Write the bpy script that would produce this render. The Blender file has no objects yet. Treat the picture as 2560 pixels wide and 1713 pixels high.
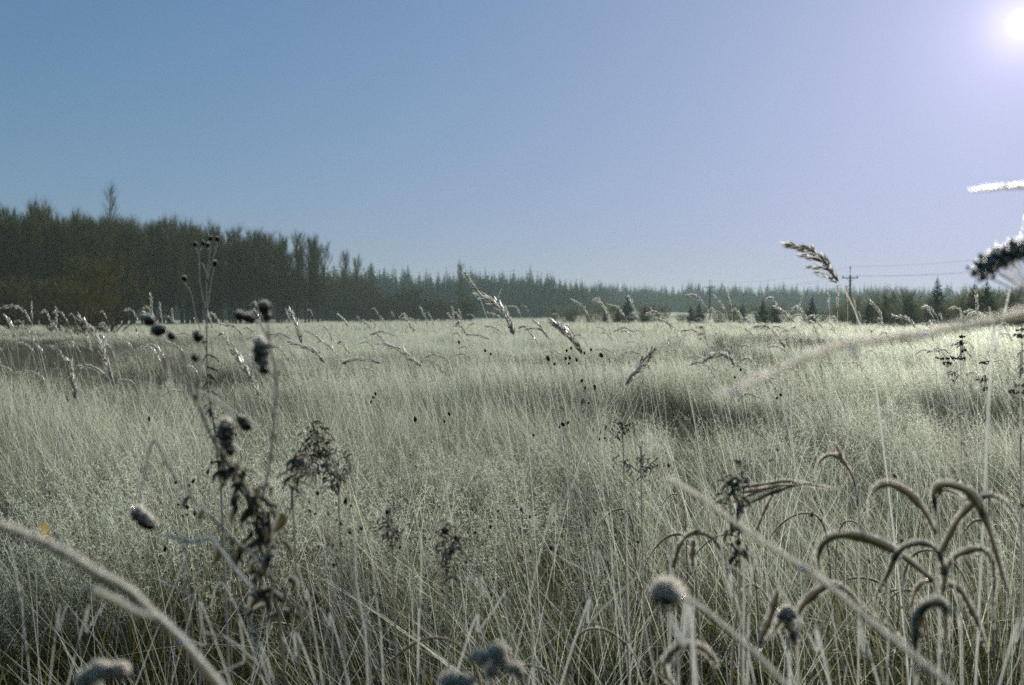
import bpy, math, random
import numpy as np
from mathutils import Vector
rad = math.radians
random.seed(7); RNG = np.random.default_rng(11)
sc = bpy.context.scene
COL = sc.collection

# ------------------------------------------------------------------ camera
CAM_H = 1.5
FOC = 40.0 / 36.0                      # focal length in picture widths
PITCH = rad(-1.25)
cam_d = bpy.data.cameras.new('camera'); cam = bpy.data.objects.new('camera', cam_d); COL.objects.link(cam)
cam_d.sensor_width = 36; cam_d.lens = 40; cam_d.clip_start = 0.05; cam_d.clip_end = 6000
cam.location = (0, 0, CAM_H); cam.rotation_euler = (math.pi / 2 + PITCH, 0, 0)
cam_d.dof.use_dof = True; cam_d.dof.focus_distance = 5.0; cam_d.dof.aperture_fstop = 5.0
sc.camera = cam

# ------------------------------------------------------------------ world, sun, exposure
SUN_AZ = rad(24.0)                     # to the right of the view axis (+Y)
SUN_EL = rad(13.2)
SUN_DIR = Vector((math.sin(SUN_AZ) * math.cos(SUN_EL), math.cos(SUN_AZ) * math.cos(SUN_EL), math.sin(SUN_EL)))
w = bpy.data.worlds.new('World'); sc.world = w; w.use_nodes = True
nt = w.node_tree; nt.nodes.clear()
N = nt.nodes.new; L = nt.links.new
out = N('ShaderNodeOutputWorld'); bg = N('ShaderNodeBackground'); bg.inputs['Strength'].default_value = 0.075
sky = N('ShaderNodeTexSky'); sky.sky_type = 'NISHITA'; sky.sun_disc = False
sky.sun_elevation = SUN_EL; sky.sun_rotation = SUN_AZ
sky.air_density = 1.0; sky.dust_density = 0.25; sky.ozone_density = 2.0; sky.altitude = 100
tc = N('ShaderNodeTexCoord')
dot = N('ShaderNodeVectorMath'); dot.operation = 'DOT_PRODUCT'; dot.inputs[1].default_value = SUN_DIR
nrm = N('ShaderNodeVectorMath'); nrm.operation = 'NORMALIZE'
L(tc.outputs['Generated'], nrm.inputs[0]); L(nrm.outputs[0], dot.inputs[0])
def pw(e, k):                          # aureole of thin high cloud / ice haze round the sun
    m = N('ShaderNodeMath'); m.operation = 'POWER'; m.use_clamp = False
    c = N('ShaderNodeMath'); c.operation = 'MAXIMUM'; c.inputs[1].default_value = 0.0
    L(dot.outputs['Value'], c.inputs[0]); L(c.outputs[0], m.inputs[0]); m.inputs[1].default_value = e
    s = N('ShaderNodeMath'); s.operation = 'MULTIPLY'; L(m.outputs[0], s.inputs[0]); s.inputs[1].default_value = k
    return s.outputs[0]
def addm(a, b):
    m = N('ShaderNodeMath'); m.operation = 'ADD'; L(a, m.inputs[0]); L(b, m.inputs[1]); return m.outputs[0]
glow = addm(addm(pw(60000, 3.0), pw(3000, 0.3)), addm(addm(pw(60, 0.08), pw(400, .14)), pw(8, 0.10)))
def vm(op, a, b=None, sc_=None):
    q = N('ShaderNodeVectorMath'); q.operation = op
    L(a, q.inputs[0])
    if b is not None:
        if isinstance(b, tuple): q.inputs[1].default_value = b
        else: L(b, q.inputs[1])
    return q
STR = 0.062
bg.inputs['Strength'].default_value = STR
gc = N('ShaderNodeVectorMath'); gc.operation = 'SCALE'; gc.inputs[0].default_value = (0.90 / STR, 0.74 / STR, 1.0 / STR); L(glow, gc.inputs['Scale'])
K = (0.40 / STR, 0.41 / STR, 0.76 / STR)     # thin ice haze evens the sky out: soft shoulder c*K/(c+K)
t0 = vm('MULTIPLY', sky.outputs[0], (0.78, 1.38, 1.55))
num = vm('MULTIPLY', t0.outputs[0], K); den = vm('ADD', t0.outputs[0], K)
q_ = vm('DIVIDE', num.outputs[0], den.outputs[0])
fin = vm('ADD', q_.outputs[0], gc.outputs[0])
L(fin.outputs[0], bg.inputs['Color']); L(bg.outputs[0], out.inputs['Surface'])

sun_d = bpy.data.lights.new('sun', 'SUN'); sun = bpy.data.objects.new('sun', sun_d); COL.objects.link(sun)
sun_d.energy = 5.0; sun_d.angle = rad(0.5); sun_d.color = (1.0, 0.965, 0.91)
sun.rotation_euler = SUN_DIR.to_track_quat('Z', 'Y').to_euler()
sc.view_settings.view_transform = 'Standard'; sc.view_settings.look = 'None'
sc.view_settings.exposure = 0.42; sc.view_settings.gamma = 1.0
sc.cycles.use_denoising = False
sc.cycles.max_bounces = 5; sc.cycles.diffuse_bounces = 2; sc.cycles.glossy_bounces = 2
sc.cycles.transmission_bounces = 4; sc.cycles.transparent_max_bounces = 6; sc.cycles.volume_bounces = 0
sc.cycles.sample_clamp_indirect = 4.0; sc.cycles.sample_clamp_direct = 12.0

# ------------------------------------------------------------------ materials
def material(name):
    m = bpy.data.materials.new(name); m.use_nodes = True
    t = m.node_tree; t.nodes.clear()
    return m, t, t.nodes.new, t.links.new

def plant_mat(name, dry, frost, transl=0.4, vary=0.35, rough=0.45, frost_scale=600.0, fwd=0.0, spec=0.3):
    """dead plant tissue with rime on it; attribute 'frost' (0..1) says how much rime a place carries"""
    m, t, n, l = material(name)
    o = n('ShaderNodeOutputMaterial')
    at = n('ShaderNodeAttribute'); at.attribute_name = 'frost'
    ar = n('ShaderNodeAttribute'); ar.attribute_name = 'shade'
    oi = n('ShaderNodeObjectInfo')
    ns = n('ShaderNodeTexNoise'); ns.inputs['Scale'].default_value = frost_scale; ns.inputs['Detail'].default_value = 2
    geo = n('ShaderNodeNewGeometry'); l(geo.outputs['Position'], ns.inputs['Vector'])
    a1 = n('ShaderNodeMath'); a1.operation = 'MULTIPLY_ADD'; l(ns.outputs['Fac'], a1.inputs[0]); a1.inputs[1].default_value = 2.2; a1.inputs[2].default_value = -0.1
    a2 = n('ShaderNodeMath'); a2.operation = 'MULTIPLY'; a2.use_clamp = True; l(at.outputs['Fac'], a2.inputs[0]); l(a1.outputs[0], a2.inputs[1])
    # the tissue itself varies from blade to blade
    mx = n('ShaderNodeMix'); mx.data_type = 'RGBA'; l(ar.outputs['Fac'], mx.inputs['Factor'])
    mx.inputs['A'].default_value = (*dry, 1); mx.inputs['B'].default_value = (dry[0] * 2.2, dry[1] * 1.9, dry[2] * 1.7, 1)
    mf = n('ShaderNodeMix'); mf.data_type = 'RGBA'; l(a2.outputs[0], mf.inputs['Factor']); l(mx.outputs['Result'], mf.inputs['A']); mf.inputs['B'].default_value = (*frost, 1)
    d = n('ShaderNodeBsdfDiffuse'); l(mf.outputs['Result'], d.inputs['Color'])
    tr = n('ShaderNodeBsdfTranslucent'); l(mf.outputs['Result'], tr.inputs['Color'])
    ms = n('ShaderNodeMixShader'); ms.inputs[0].default_value = transl; l(d.outputs[0], ms.inputs[1]); l(tr.outputs[0], ms.inputs[2])
    rf = n('ShaderNodeBsdfRefraction'); rf.inputs['IOR'].default_value = 1.2; rf.inputs['Roughness'].default_value = 0.9; l(mf.outputs['Result'], rf.inputs['Color'])
    ff = n('ShaderNodeMath'); ff.operation = 'MULTIPLY'; l(a2.outputs[0], ff.inputs[0]); ff.inputs[1].default_value = fwd     # ice scatters light forward
    m0 = n('ShaderNodeMixShader'); l(ff.outputs[0], m0.inputs[0]); l(ms.outputs[0], m0.inputs[1]); l(rf.outputs[0], m0.inputs[2]); ms = m0
    g = n('ShaderNodeBsdfGlossy'); g.inputs['Roughness'].default_value = rough; g.inputs['Color'].default_value = (0.9, 0.9, 0.9, 1)
    gf = n('ShaderNodeMath'); gf.operation = 'MULTIPLY_ADD'; l(a2.outputs[0], gf.inputs[0]); gf.inputs[1].default_value = spec * 0.5; gf.inputs[2].default_value = spec * 0.12
    m2 = n('ShaderNodeMixShader'); l(gf.outputs[0], m2.inputs[0]); l(ms.outputs[0], m2.inputs[1]); l(g.outputs[0], m2.inputs[2])
    l(m2.outputs[0], o.inputs['Surface'])
    return m

FROST = (0.79, 0.832, 0.66)
M = {}
M['grass'] = plant_mat('frosted_grass_blades', (0.050, 0.042, 0.002), FROST, 0.5, spec=0.06, fwd=0.17)
M['straw'] = plant_mat('dimmed_front_blades', (0.052, 0.043, 0.002), (0.60, 0.59, 0.25), 0.5, spec=0.05, fwd=0.17)  # same grass with its rime toned to olive, painting the foreground dim
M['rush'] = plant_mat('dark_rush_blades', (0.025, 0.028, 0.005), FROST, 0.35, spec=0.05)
M['leaf'] = plant_mat('withered_leaf', (0.034, 0.028, 0.005), (0.80, 0.78, 0.70), 0.3, frost_scale=900, spec=0.05)
M['stem'] = plant_mat('frosted_stem', (0.075, 0.065, 0.025), (0.74, 0.76, 0.70), 0.45, fwd=0.08, frost_scale=900)
M['dark_stem'] = plant_mat('dark_stalk', (0.035, 0.028, 0.008), (0.74, 0.76, 0.70), 0.2, frost_scale=900, spec=0.05)
M['blade'] = plant_mat('frosted_blade', (0.09, 0.08, 0.035), (0.74, 0.76, 0.72), 0.45, frost_scale=260, spec=0.1)
M['seed'] = plant_mat('grass_seed_head', (0.15, 0.125, 0.06), (0.74, 0.74, 0.66), 0.4, fwd=0.08, frost_scale=900)
M['dark'] = plant_mat('dark_seed_head', (0.034, 0.022, 0.004), (0.84, 0.80, 0.68), 0.1, frost_scale=900, spec=0.1)
M['rime'] = plant_mat('rime_crystals', (0.5, 0.5, 0.5), (0.93, 0.88, 0.76), 0.5, frost_scale=400, rough=0.2, spec=0.2, fwd=0.18)
M['yellow'] = plant_mat('yellowed_leaf', (0.36, 0.25, 0.03), (0.6, 0.5, 0.2), 0.5)
M['twig'] = plant_mat('bare_twigs', (0.085, 0.078, 0.002), (0.25, 0.25, 0.18), 0.0, frost_scale=2.0, spec=0.05)
M['twig_pale'] = plant_mat('bare_willow_twigs', (0.105, 0.120, 0.066), (0.3, 0.32, 0.22), 0.35, frost_scale=2.0, spec=0.05)
M['twig_willow'] = plant_mat('olive_willow_twigs', (0.070, 0.066, 0.018), (0.3, 0.32, 0.22), 0.2, frost_scale=2.0, spec=0.05)
M['bark'] = plant_mat('birch_bark', (0.06, 0.05, 0.025), (0.3, 0.3, 0.25), 0.0, frost_scale=3.0, spec=0.05)
M['needle'] = plant_mat('spruce_needles', (0.020, 0.046, 0.028), (0.25, 0.34, 0.3), 0.05, frost_scale=3.0, spec=0.1)

def simple_mat(name, c1, c2, scale, rough=0.8):
    m, t, n, l = material(name)
    o = n('ShaderNodeOutputMaterial'); b = n('ShaderNodeBsdfPrincipled'); b.inputs['Roughness'].default_value = rough
    ns = n('ShaderNodeTexNoise'); ns.inputs['Scale'].default_value = scale; ns.inputs['Detail'].default_value = 6
    g = n('ShaderNodeNewGeometry'); l(g.outputs['Position'], ns.inputs['Vector'])
    cr = n('ShaderNodeValToRGB'); cr.color_ramp.elements[0].position = 0.35; cr.color_ramp.elements[1].position = 0.65
    cr.color_ramp.elements[0].color = (*c1, 1); cr.color_ramp.elements[1].color = (*c2, 1)
    l(ns.outputs['Fac'], cr.inputs[0]); l(cr.outputs[0], b.inputs['Base Color']); l(b.outputs[0], o.inputs['Surface'])
    return m
M['ground'] = simple_mat('frosty_turf', (0.025, 0.021, 0.006), (0.09, 0.085, 0.05), 1.3)
M['pole'] = simple_mat('tarred_pole_wood', (0.05, 0.045, 0.035), (0.09, 0.08, 0.065), 6)
M['wire'] = simple_mat('wire', (0.05, 0.05, 0.05), (0.07, 0.07, 0.07), 6, 0.5)
M['porcelain'] = simple_mat('insulator', (0.08, 0.05, 0.04), (0.10, 0.06, 0.05), 6, 0.3)
m, t, n, l = material('dew_drop')
o_ = n('ShaderNodeOutputMaterial'); b_ = n('ShaderNodeBsdfPrincipled'); b_.inputs['Base Color'].default_value = (0.95, 0.95, 0.98, 1)
b_.inputs['Roughness'].default_value = 0.12; b_.inputs['Transmission Weight'].default_value = 0.5; b_.inputs['IOR'].default_value = 1.33
l(b_.outputs[0], o_.inputs['Surface']); M['drop'] = m

# ------------------------------------------------------------------ bookkeeping
def tag(o, label=None, cat=None, group=None, kind=None):
    if label: o['label'] = label
    if cat: o['category'] = cat
    if group: o['group'] = group
    if kind: o['kind'] = kind
    return o
def empty(name, loc, label, cat, group=None):
    o = bpy.data.objects.new(name, None); COL.objects.link(o); o.location = loc; o.empty_display_size = 0.1
    return tag(o, label, cat, group)
def mesh_np(name, V, F, frost=None, shade=None, mat=None, smooth=False):
    """V (n,3), F (m,4) or (m,3) array, or a list of mixed faces"""
    me = bpy.data.meshes.new(name)
    if isinstance(F, np.ndarray):
        k = F.shape[1]
        me.vertices.add(len(V)); me.vertices.foreach_set('co', np.asarray(V, dtype=np.float32).ravel())
        me.loops.add(F.size); me.loops.foreach_set('vertex_index', F.astype(np.int32).ravel())
        me.polygons.add(len(F)); me.polygons.foreach_set('loop_start', np.arange(0, F.size, k, dtype=np.int32))
        me.polygons.foreach_set('loop_total', np.full(len(F), k, dtype=np.int32))
        me.update(calc_edges=True)
    else:
        me.from_pydata([tuple(v) for v in V], [], F); me.update()
    for nm, arr in (('frost', frost), ('shade', shade)):
        if arr is not None:
            a = me.attributes.new(nm, 'FLOAT', 'POINT'); a.data.foreach_set('value', np.asarray(arr, dtype=np.float32))
    if smooth: me.polygons.foreach_set('use_smooth', np.ones(len(me.polygons), dtype=bool))
    if mat: me.materials.append(mat)
    return me

# ------------------------------------------------------------------ vectorised ribbons (blades, twigs, needles)
def unit(a):
    return a / np.maximum(np.linalg.norm(a, axis=-1, keepdims=True), 1e-9)
def rnd(a, b, n, g=RNG): return g.uniform(a, b, n)
class Rib:
    def __init__(s, seed): s.V = []; s.F = []; s.fr = []; s.sh = []; s.n = 0; s.g = np.random.default_rng(seed)
    def add(s, base, d, length, bend, width, seg=4, frost=(0, 1), shade=None, tip=0.15, fexp=1.0, taper=1.6):
        """base,d,bend (n,3); length,width (n,). frost: (n,2) or pair = value at root and tip"""
        n = len(base); length = np.broadcast_to(length, (n,)); width = np.broadcast_to(width, (n,))
        u = np.linspace(0, 1, seg + 1)[None, :, None]
        P = base[:, None, :] + (d[:, None, :] * u + bend[:, None, :] * u ** 2) * length[:, None, None]
        T = unit(d[:, None, :] + 2 * bend[:, None, :] * u)
        side = unit(np.cross(T, unit(s.g.normal(size=(n, 3)))[:, None, :]))
        uu = u[..., 0]
        wd = width[:, None] * np.maximum(tip, 1 - uu ** taper) * 0.5
        A = P - side * wd[..., None]; B = P + side * wd[..., None]
        V = np.stack([A, B], axis=2).reshape(-1, 3)
        k = (seg + 1) * 2
        i = (np.arange(n)[:, None] * k + np.arange(seg)[None, :] * 2 + s.n).ravel()
        F = np.stack([i, i + 1, i + 3, i + 2], axis=1)
        fr = np.asarray(frost, dtype=float)
        if fr.ndim == 1: fr = np.broadcast_to(fr, (n, 2))
        uf = uu ** fexp; f = fr[:, :1] * (1 - uf) + fr[:, 1:] * uf
        f = np.repeat(f, 2, axis=1).ravel()
        if shade is None: shade = s.g.uniform(0, 1, n)
        sh = np.repeat(np.broadcast_to(shade, (n,)), k)
        s.V.append(V); s.F.append(F); s.fr.append(f); s.sh.append(sh); s.n += len(V)
        return P
    def mesh(s, name, mat):
        return mesh_np(name, np.concatenate(s.V), np.concatenate(s.F), np.concatenate(s.fr), np.concatenate(s.sh), mat)

# ------------------------------------------------------------------ hand-built parts
def catmull(pts, n):
    pts = [Vector(p) for p in pts]
    if len(pts) == 2: return [pts[0].lerp(pts[1], i / n) for i in range(n + 1)]
    P = [pts[0] * 2 - pts[1]] + pts + [pts[-1] * 2 - pts[-2]]
    segs = len(pts) - 1; res = []
    for i in range(n + 1):
        x = i / n * segs; k = min(int(x), segs - 1); t = x - k
        a, b, c, d = P[k], P[k + 1], P[k + 2], P[k + 3]
        res.append(0.5 * ((2 * b) + (c - a) * t + (2 * a - 5 * b + 4 * c - d) * t * t + (3 * b - a - 3 * c + d) * t ** 3))
    return res
class MB:
    def __init__(s): s.v = []; s.f = []; s.fr = []; s.sh = []
    def tube(s, pts, r, sides=5, frost=0.5, top=0.0, shade=0.5):
        n = len(pts); b = len(s.v)
        rr = r if callable(r) else (lambda u: r)
        if max(rr(0), rr(1)) < 0.0045:
            for ref in (Vector((0.3, 0.9, 0.2)).normalized(), Vector((0.9, -0.35, 0.2)).normalized()):
                b = len(s.v)
                for i, p in enumerate(pts):
                    t = (pts[min(i + 1, n - 1)] - pts[max(i - 1, 0)]).normalized()
                    a = t.cross(ref); a = a.normalized() if a.length > 1e-4 else Vector((1, 0, 0)); q = rr(i / (n - 1))
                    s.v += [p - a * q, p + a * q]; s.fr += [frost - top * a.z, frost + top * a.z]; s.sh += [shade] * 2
                for i in range(n - 1): s.f.append((b + 2 * i, b + 2 * i + 1, b + 2 * i + 3, b + 2 * i + 2))
            return
        ref = Vector((0.3, 0.9, 0.2)).normalized()
        for i, p in enumerate(pts):
            t = (pts[min(i + 1, n - 1)] - pts[max(i - 1, 0)]).normalized()
            a = t.cross(ref); a = a.normalized() if a.length > 1e-4 else Vector((1, 0, 0)); c = t.cross(a)
            u = i / (n - 1); q = rr(u)
            for k in range(sides):
                an = 2 * math.pi * k / sides
                nn = a * math.cos(an) + c * math.sin(an)
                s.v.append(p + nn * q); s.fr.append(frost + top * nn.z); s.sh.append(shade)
        for i in range(n - 1):
            for k in range(sides):
                k2 = (k + 1) % sides
                s.f.append((b + i * sides + k, b + i * sides + k2, b + (i + 1) * sides + k2, b + (i + 1) * sides + k))
        s.f.append(tuple(b + k for k in range(sides))[::-1]); s.f.append(tuple(b + (n - 1) * sides + k for k in range(sides)))
    def leaf(s, pts, wd, frost=0.3, edge=0.8, fold=0.35, face=Vector((0, -1, 0.25)), shade=0.4, twist=0.0):
        n = len(pts); b = len(s.v)
        for i, p in enumerate(pts):
            t = (pts[min(i + 1, n - 1)] - pts[max(i - 1, 0)]).normalized(); u = i / (n - 1)
            fc = face.normalized(); sd = t.cross(fc); sd = sd.normalized() if sd.length > 1e-3 else Vector((0, 0, 1))
            if twist:
                from mathutils import Quaternion
                sd = Quaternion(t, twist * u) @ sd
            nn = sd.cross(t).normalized(); q = wd(u) * 0.5
            for a, e in ((-1, edge), (-0.5, frost), (0, frost * 0.6), (0.5, frost), (1, edge)):
                s.v.append(p + sd * q * a + nn * (abs(a) * q * fold)); s.sh.append(shade)
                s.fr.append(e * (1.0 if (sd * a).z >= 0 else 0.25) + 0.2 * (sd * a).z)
        for i in range(n - 1):
            for k in range(4):
                a = b + i * 5 + k; s.f.append((a, a + 1, a + 6, a + 5))
    def needles(s, pts, n, ln, r=0.0, w=0.0006, up=0.7, frost=1.0, spread=1.0):
        m = len(pts)
        for _ in range(n):
            x = random.random() * (m - 1); k = min(int(x), m - 2); p = pts[k].lerp(pts[k + 1], x - k)
            d = Vector((random.gauss(0, spread), random.gauss(0, spread), random.gauss(0, spread) + up * 2)).normalized()
            l_ = ln * random.uniform(0.4, 1.3); e = p + d * r
            sd = d.cross(Vector((random.gauss(0, 1), random.gauss(0, 1), random.gauss(0, 1)))).normalized() * w
            sd2 = d.cross(sd).normalized() * w
            b = len(s.v)
            s.v += [e - sd, e + sd, e + d * l_]; s.fr += [frost] * 3; s.sh += [0.5] * 3
            s.f += [(b, b + 1, b + 2)]
    def blob(s, c, r, frost=0.2, top=0.5, jit=0.25, axis=None, ratio=1.0, nu=9, nv=7, shade=0.5):
        ax = (axis or Vector((0, 0, 1))).normalized(); b = len(s.v)
        a = ax.orthogonal().normalized(); c2 = ax.cross(a)
        for j in range(nv + 1):
            th = math.pi * j / nv
            for i in range(nu):
                ph = 2 * math.pi * i / nu
                q = r * (1 + random.uniform(-jit, jit))
                nn = (a * math.cos(ph) + c2 * math.sin(ph)) * math.sin(th)
                p = nn * q + ax * math.cos(th) * q * ratio
                s.v.append(c + p); s.fr.append(frost + top * (p.z / r)); s.sh.append(shade)
        for j in range(nv):
            for i in range(nu):
                i2 = (i + 1) % nu; s.f.append((b + j * nu + i, b + j * nu + i2, b + (j + 1) * nu + i2, b + (j + 1) * nu + i))
    def build(s, name, mat, parent, smooth=False):
        org = parent.location if parent else Vector((0, 0, 0))
        me = mesh_np(name, [v - org for v in s.v], s.f, [min(1.2, max(-0.3, q)) for q in s.fr], s.sh, mat, smooth)
        o = bpy.data.objects.new(name, me); COL.objects.link(o); o.parent = parent
        return o

# pixel of the photograph (2560 x 1713) at distance d along the view axis -> point in the meadow
def S(px, py, d):
    u = (px - 1280) / 2560 / FOC; v = (856.5 - py) / 2560 / FOC
    cp, sp = math.cos(PITCH), math.sin(PITCH)
    y = cp - v * sp; z = sp + v * cp
    return Vector((u * d / y, d, CAM_H + z * d / y))
REG = {1: (0, 400), 2: (800, 600), 3: (1660, 400), 4: (0, 1113), 5: (800, 1113), 6: (1660, 1113), 7: (300, 900), 8: (1660, 0)}
def R(reg, pts, d, d2=None):
    k = 700 / 1829 if reg == 7 else 0.384
    x0, y0 = REG[reg]; n = len(pts); res = []
    for i, p in enumerate(pts):
        dd = p[2] if len(p) > 2 else (d if d2 is None else d + (d2 - d) * i / max(1, n - 1))
        res.append(S(x0 + p[0] * k, y0 + p[1] * k, dd))
    return res
def to_ground(p, dx=0.0, dy=0.05):
    return Vector((p.x + dx, p.y + dy, 0.0))

# ------------------------------------------------------------------ the ground
def ground_z(x, y):
    r = np.hypot(x, y)
    z = 0.05 * np.sin(x * 0.31 + 1) * np.cos(y * 0.23) + 0.04 * np.sin(x * 0.9) * np.sin(y * 0.7)
    far = np.clip((r - 300) / 260, 0, 1); far = far * far * (3 - 2 * far)
    z = z * np.clip(1 - (r - 60) / 60, 0.0, 1)
    return z + far * (4.5 + 2.0 * np.sin(x * 0.012 + 0.5)) * np.clip(1.0 - (x + 20) / 260, 0.25, 1.2)
rr = np.concatenate([[0.0], np.geomspace(0.6, 900, 104)]); na = 144
ang = np.linspace(0, 2 * np.pi, na, endpoint=False)
gx = (rr[:, None] * np.sin(ang)[None, :]).ravel(); gy = (rr[:, None] * np.cos(ang)[None, :]).ravel()
gv = np.stack([gx, gy, ground_z(gx, gy)], axis=1)
ii = np.arange(len(rr) - 1)[:, None] * na + np.arange(na)[None, :]; jj = np.arange(len(rr) - 1)[:, None] * na + (np.arange(na)[None, :] + 1) % na
gf = np.stack([ii.ravel(), jj.ravel(), jj.ravel() + na, ii.ravel() + na], axis=1)
me = mesh_np('ground', gv, gf[:, ::-1], mat=M['ground'], smooth=True)
go = bpy.data.objects.new('ground', me); COL.objects.link(go); tag(go, kind='structure')

# ------------------------------------------------------------------ scattered stuff (geometry nodes over a point cloud mesh)
def scatter(name, protos, P, rotz, scl, idx, label, tilt=None):
    pc = bpy.data.collections.new(name + '_kinds')
    for i, me_ in enumerate(protos):
        o = bpy.data.objects.new('kind_%02d' % i, me_); pc.objects.link(o)
    me = bpy.data.meshes.new(name); me.vertices.add(len(P)); me.vertices.foreach_set('co', np.asarray(P, dtype=np.float32).ravel())
    n_ = len(P)
    rot = np.zeros((n_, 3), dtype=np.float32); rot[:, 2] = rotz
    if tilt is not None: rot[:, :2] = tilt
    a = me.attributes.new('rot', 'FLOAT_VECTOR', 'POINT'); a.data.foreach_set('vector', rot.ravel())
    a = me.attributes.new('scl', 'FLOAT_VECTOR', 'POINT'); a.data.foreach_set('vector', np.asarray(scl, dtype=np.float32).ravel())
    a = me.attributes.new('idx', 'INT', 'POINT'); a.data.foreach_set('value', np.asarray(idx, dtype=np.int32))
    o = bpy.data.objects.new(name, me); COL.objects.link(o)
    g = bpy.data.node_groups.new(name, 'GeometryNodeTree')
    g.interface.new_socket('Geometry', in_out='INPUT', socket_type='NodeSocketGeometry'); g.interface.new_socket('Geometry', in_out='OUTPUT', socket_type='NodeSocketGeometry')
    n, l = g.nodes.new, g.links.new
    gi = n('NodeGroupInput'); gout = n('NodeGroupOutput'); ins = n('GeometryNodeInstanceOnPoints')
    ci = n('GeometryNodeCollectionInfo'); ci.inputs['Collection'].default_value = pc; ci.inputs['Separate Children'].default_value = True; ci.inputs['Reset Children'].default_value = True
    def at(nm, ty):
        q = n('GeometryNodeInputNamedAttribute'); q.data_type = ty; q.inputs['Name'].default_value = nm; return q.outputs[0]
    l(gi.outputs[0], ins.inputs['Points']); l(ci.outputs[0], ins.inputs['Instance'])
    ins.inputs['Pick Instance'].default_value = True
    l(at('idx', 'INT'), ins.inputs['Instance Index']); l(at('scl', 'FLOAT_VECTOR'), ins.inputs['Scale'])
    e2r = n('FunctionNodeEulerToRotation'); l(at('rot', 'FLOAT_VECTOR'), e2r.inputs[0]); l(e2r.outputs[0], ins.inputs['Rotation'])
    l(ins.outputs[0], gout.inputs[0])
    md = o.modifiers.new('scatter', 'NODES'); md.node_group = g
    tag(o, label, 'grass', kind='stuff')
    return o

LEAN = np.array([-0.20, -0.02, 0.0])
def frost_at(z, g, k=1.0, lo=0.30, span=0.45):
    return np.clip((z - lo) / span, 0.02, 1.0) * k * g.uniform(0.45, 1.0, np.shape(z)) if np.ndim(z) else 0
def tuft(seed, n=110, Rr=0.26, h=(0.45, 0.95), wd=(0.0016, 0.0036), lean=0.22, droop=0.25, seg=5, panicle=0.35, low=60, mat='grass', fk=1.0, leaves=14, flecks=True, bias=1.0, fm=7, lowf=1.0, fexp=1.5, root=0.04):
    s = Rib(seed); g = s.g
    def disc(k, q=Rr):
        a = g.uniform(0, 2 * np.pi, k); r = q * np.sqrt(g.uniform(0, 1, k)); return np.stack([r * np.cos(a), r * np.sin(a), np.zeros(k)], axis=1)
    # upright stems
    b = disc(n); Lh = g.uniform(*h, n)
    d = np.stack([g.normal(0, lean, n), g.normal(0, lean, n), np.ones(n)], axis=1) + LEAN * bias
    d = unit(d); bend = np.stack([g.normal(0, droop * 0.5, n), g.normal(0, droop * 0.5, n), -np.abs(g.normal(0, droop * 0.35, n))], axis=1) + LEAN * 0.5 * bias
    top = b[:, 2] + Lh * (d[:, 2] + bend[:, 2])
    fr = np.stack([np.full(n, root), np.clip(top / 0.75, 0.15, 1.1) * np.where(g.uniform(0, 1, n) < 0.34, g.uniform(0.08, 0.4, n), g.uniform(0.65, 1.15, n)) * fk], axis=1)
    P = s.add(b, d, Lh, bend, g.uniform(*wd, n), seg, fr, fexp=fexp)
    # arching leaves
    k = leaves
    b2 = disc(k); Ll = g.uniform(h[0], h[1] * 1.15, k); a = g.uniform(0, 2 * np.pi, k)
    d2 = unit(np.stack([np.cos(a) * 0.35, np.sin(a) * 0.35, np.ones(k)], axis=1)); be = np.stack([np.cos(a) * 0.5, np.sin(a) * 0.5, -g.uniform(0.5, 1.1, k)], axis=1)
    s.add(b2, d2, Ll, be, g.uniform(0.004, 0.008, k), 8, (0.05, 0.7 * fk))
    # low tangle
    b3 = disc(low); b3[:, 2] = g.uniform(0, 0.30, low); a = g.uniform(0, 2 * np.pi, low)
    d3 = unit(np.stack([np.cos(a), np.sin(a), g.uniform(-0.1, 0.9, low)], axis=1)); be = np.stack([np.zeros(low), np.zeros(low), -g.uniform(0.1, 0.6, low)], axis=1)
    s.add(b3, d3, g.uniform(0.15, 0.45, low), be, g.uniform(0.002, 0.005, low), 4, np.stack([g.uniform(0, 0.15, low), g.uniform(0.05, 0.5, low) * fk * lowf], axis=1))
    # airy panicles and rime flecks at the tops
    sel = np.where(g.uniform(0, 1, n) < panicle)[0]
    if len(sel):
        m = 16; base = []; dr = []
        for i in sel:
            q = P[i]; u = g.uniform(0.68, 1.0, m) * seg; kk = np.minimum(u.astype(int), seg - 1); f = (u - kk)[:, None]
            base.append(q[kk] * (1 - f) + q[kk + 1] * f)
        base = np.concatenate(base); k = len(base)
        dr = unit(g.normal(size=(k, 3)) + np.array([-0.3, 0, 0.6]))
        Q = s.add(base, dr, g.uniform(0.02, 0.07, k), np.stack([np.zeros(k), np.zeros(k), -g.uniform(0, 0.5, k)], axis=1), 0.0012, 2, (0.7 * fk, fk), tip=0.6)
        fb = np.repeat(Q[:, 1:, :].reshape(-1, 3), 2, axis=0)
        s.add(fb, unit(g.normal(size=(len(fb), 3))), g.uniform(0.005, 0.014, len(fb)), np.zeros((len(fb), 3)), 0.0026, 1, (0.9 * fk, fk), tip=0.4)
    if flecks:
        m = fm; kk = g.integers(2, seg + 1, (n, m)); fb = P[np.arange(n)[:, None], kk].reshape(-1, 3) + g.normal(0, 0.004, (n * m, 3))
        fz = fb[:, 2]
        s.add(fb, unit(g.normal(size=(n * m, 3))), g.uniform(0.006, 0.016, n * m), np.zeros((n * m, 3)), 0.0022, 1,
              np.stack([np.clip(fz / 0.7, 0.1, 1) * fk] * 2, axis=1), tip=0.4)
    return s.mesh('tuft', M[mat])

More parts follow.
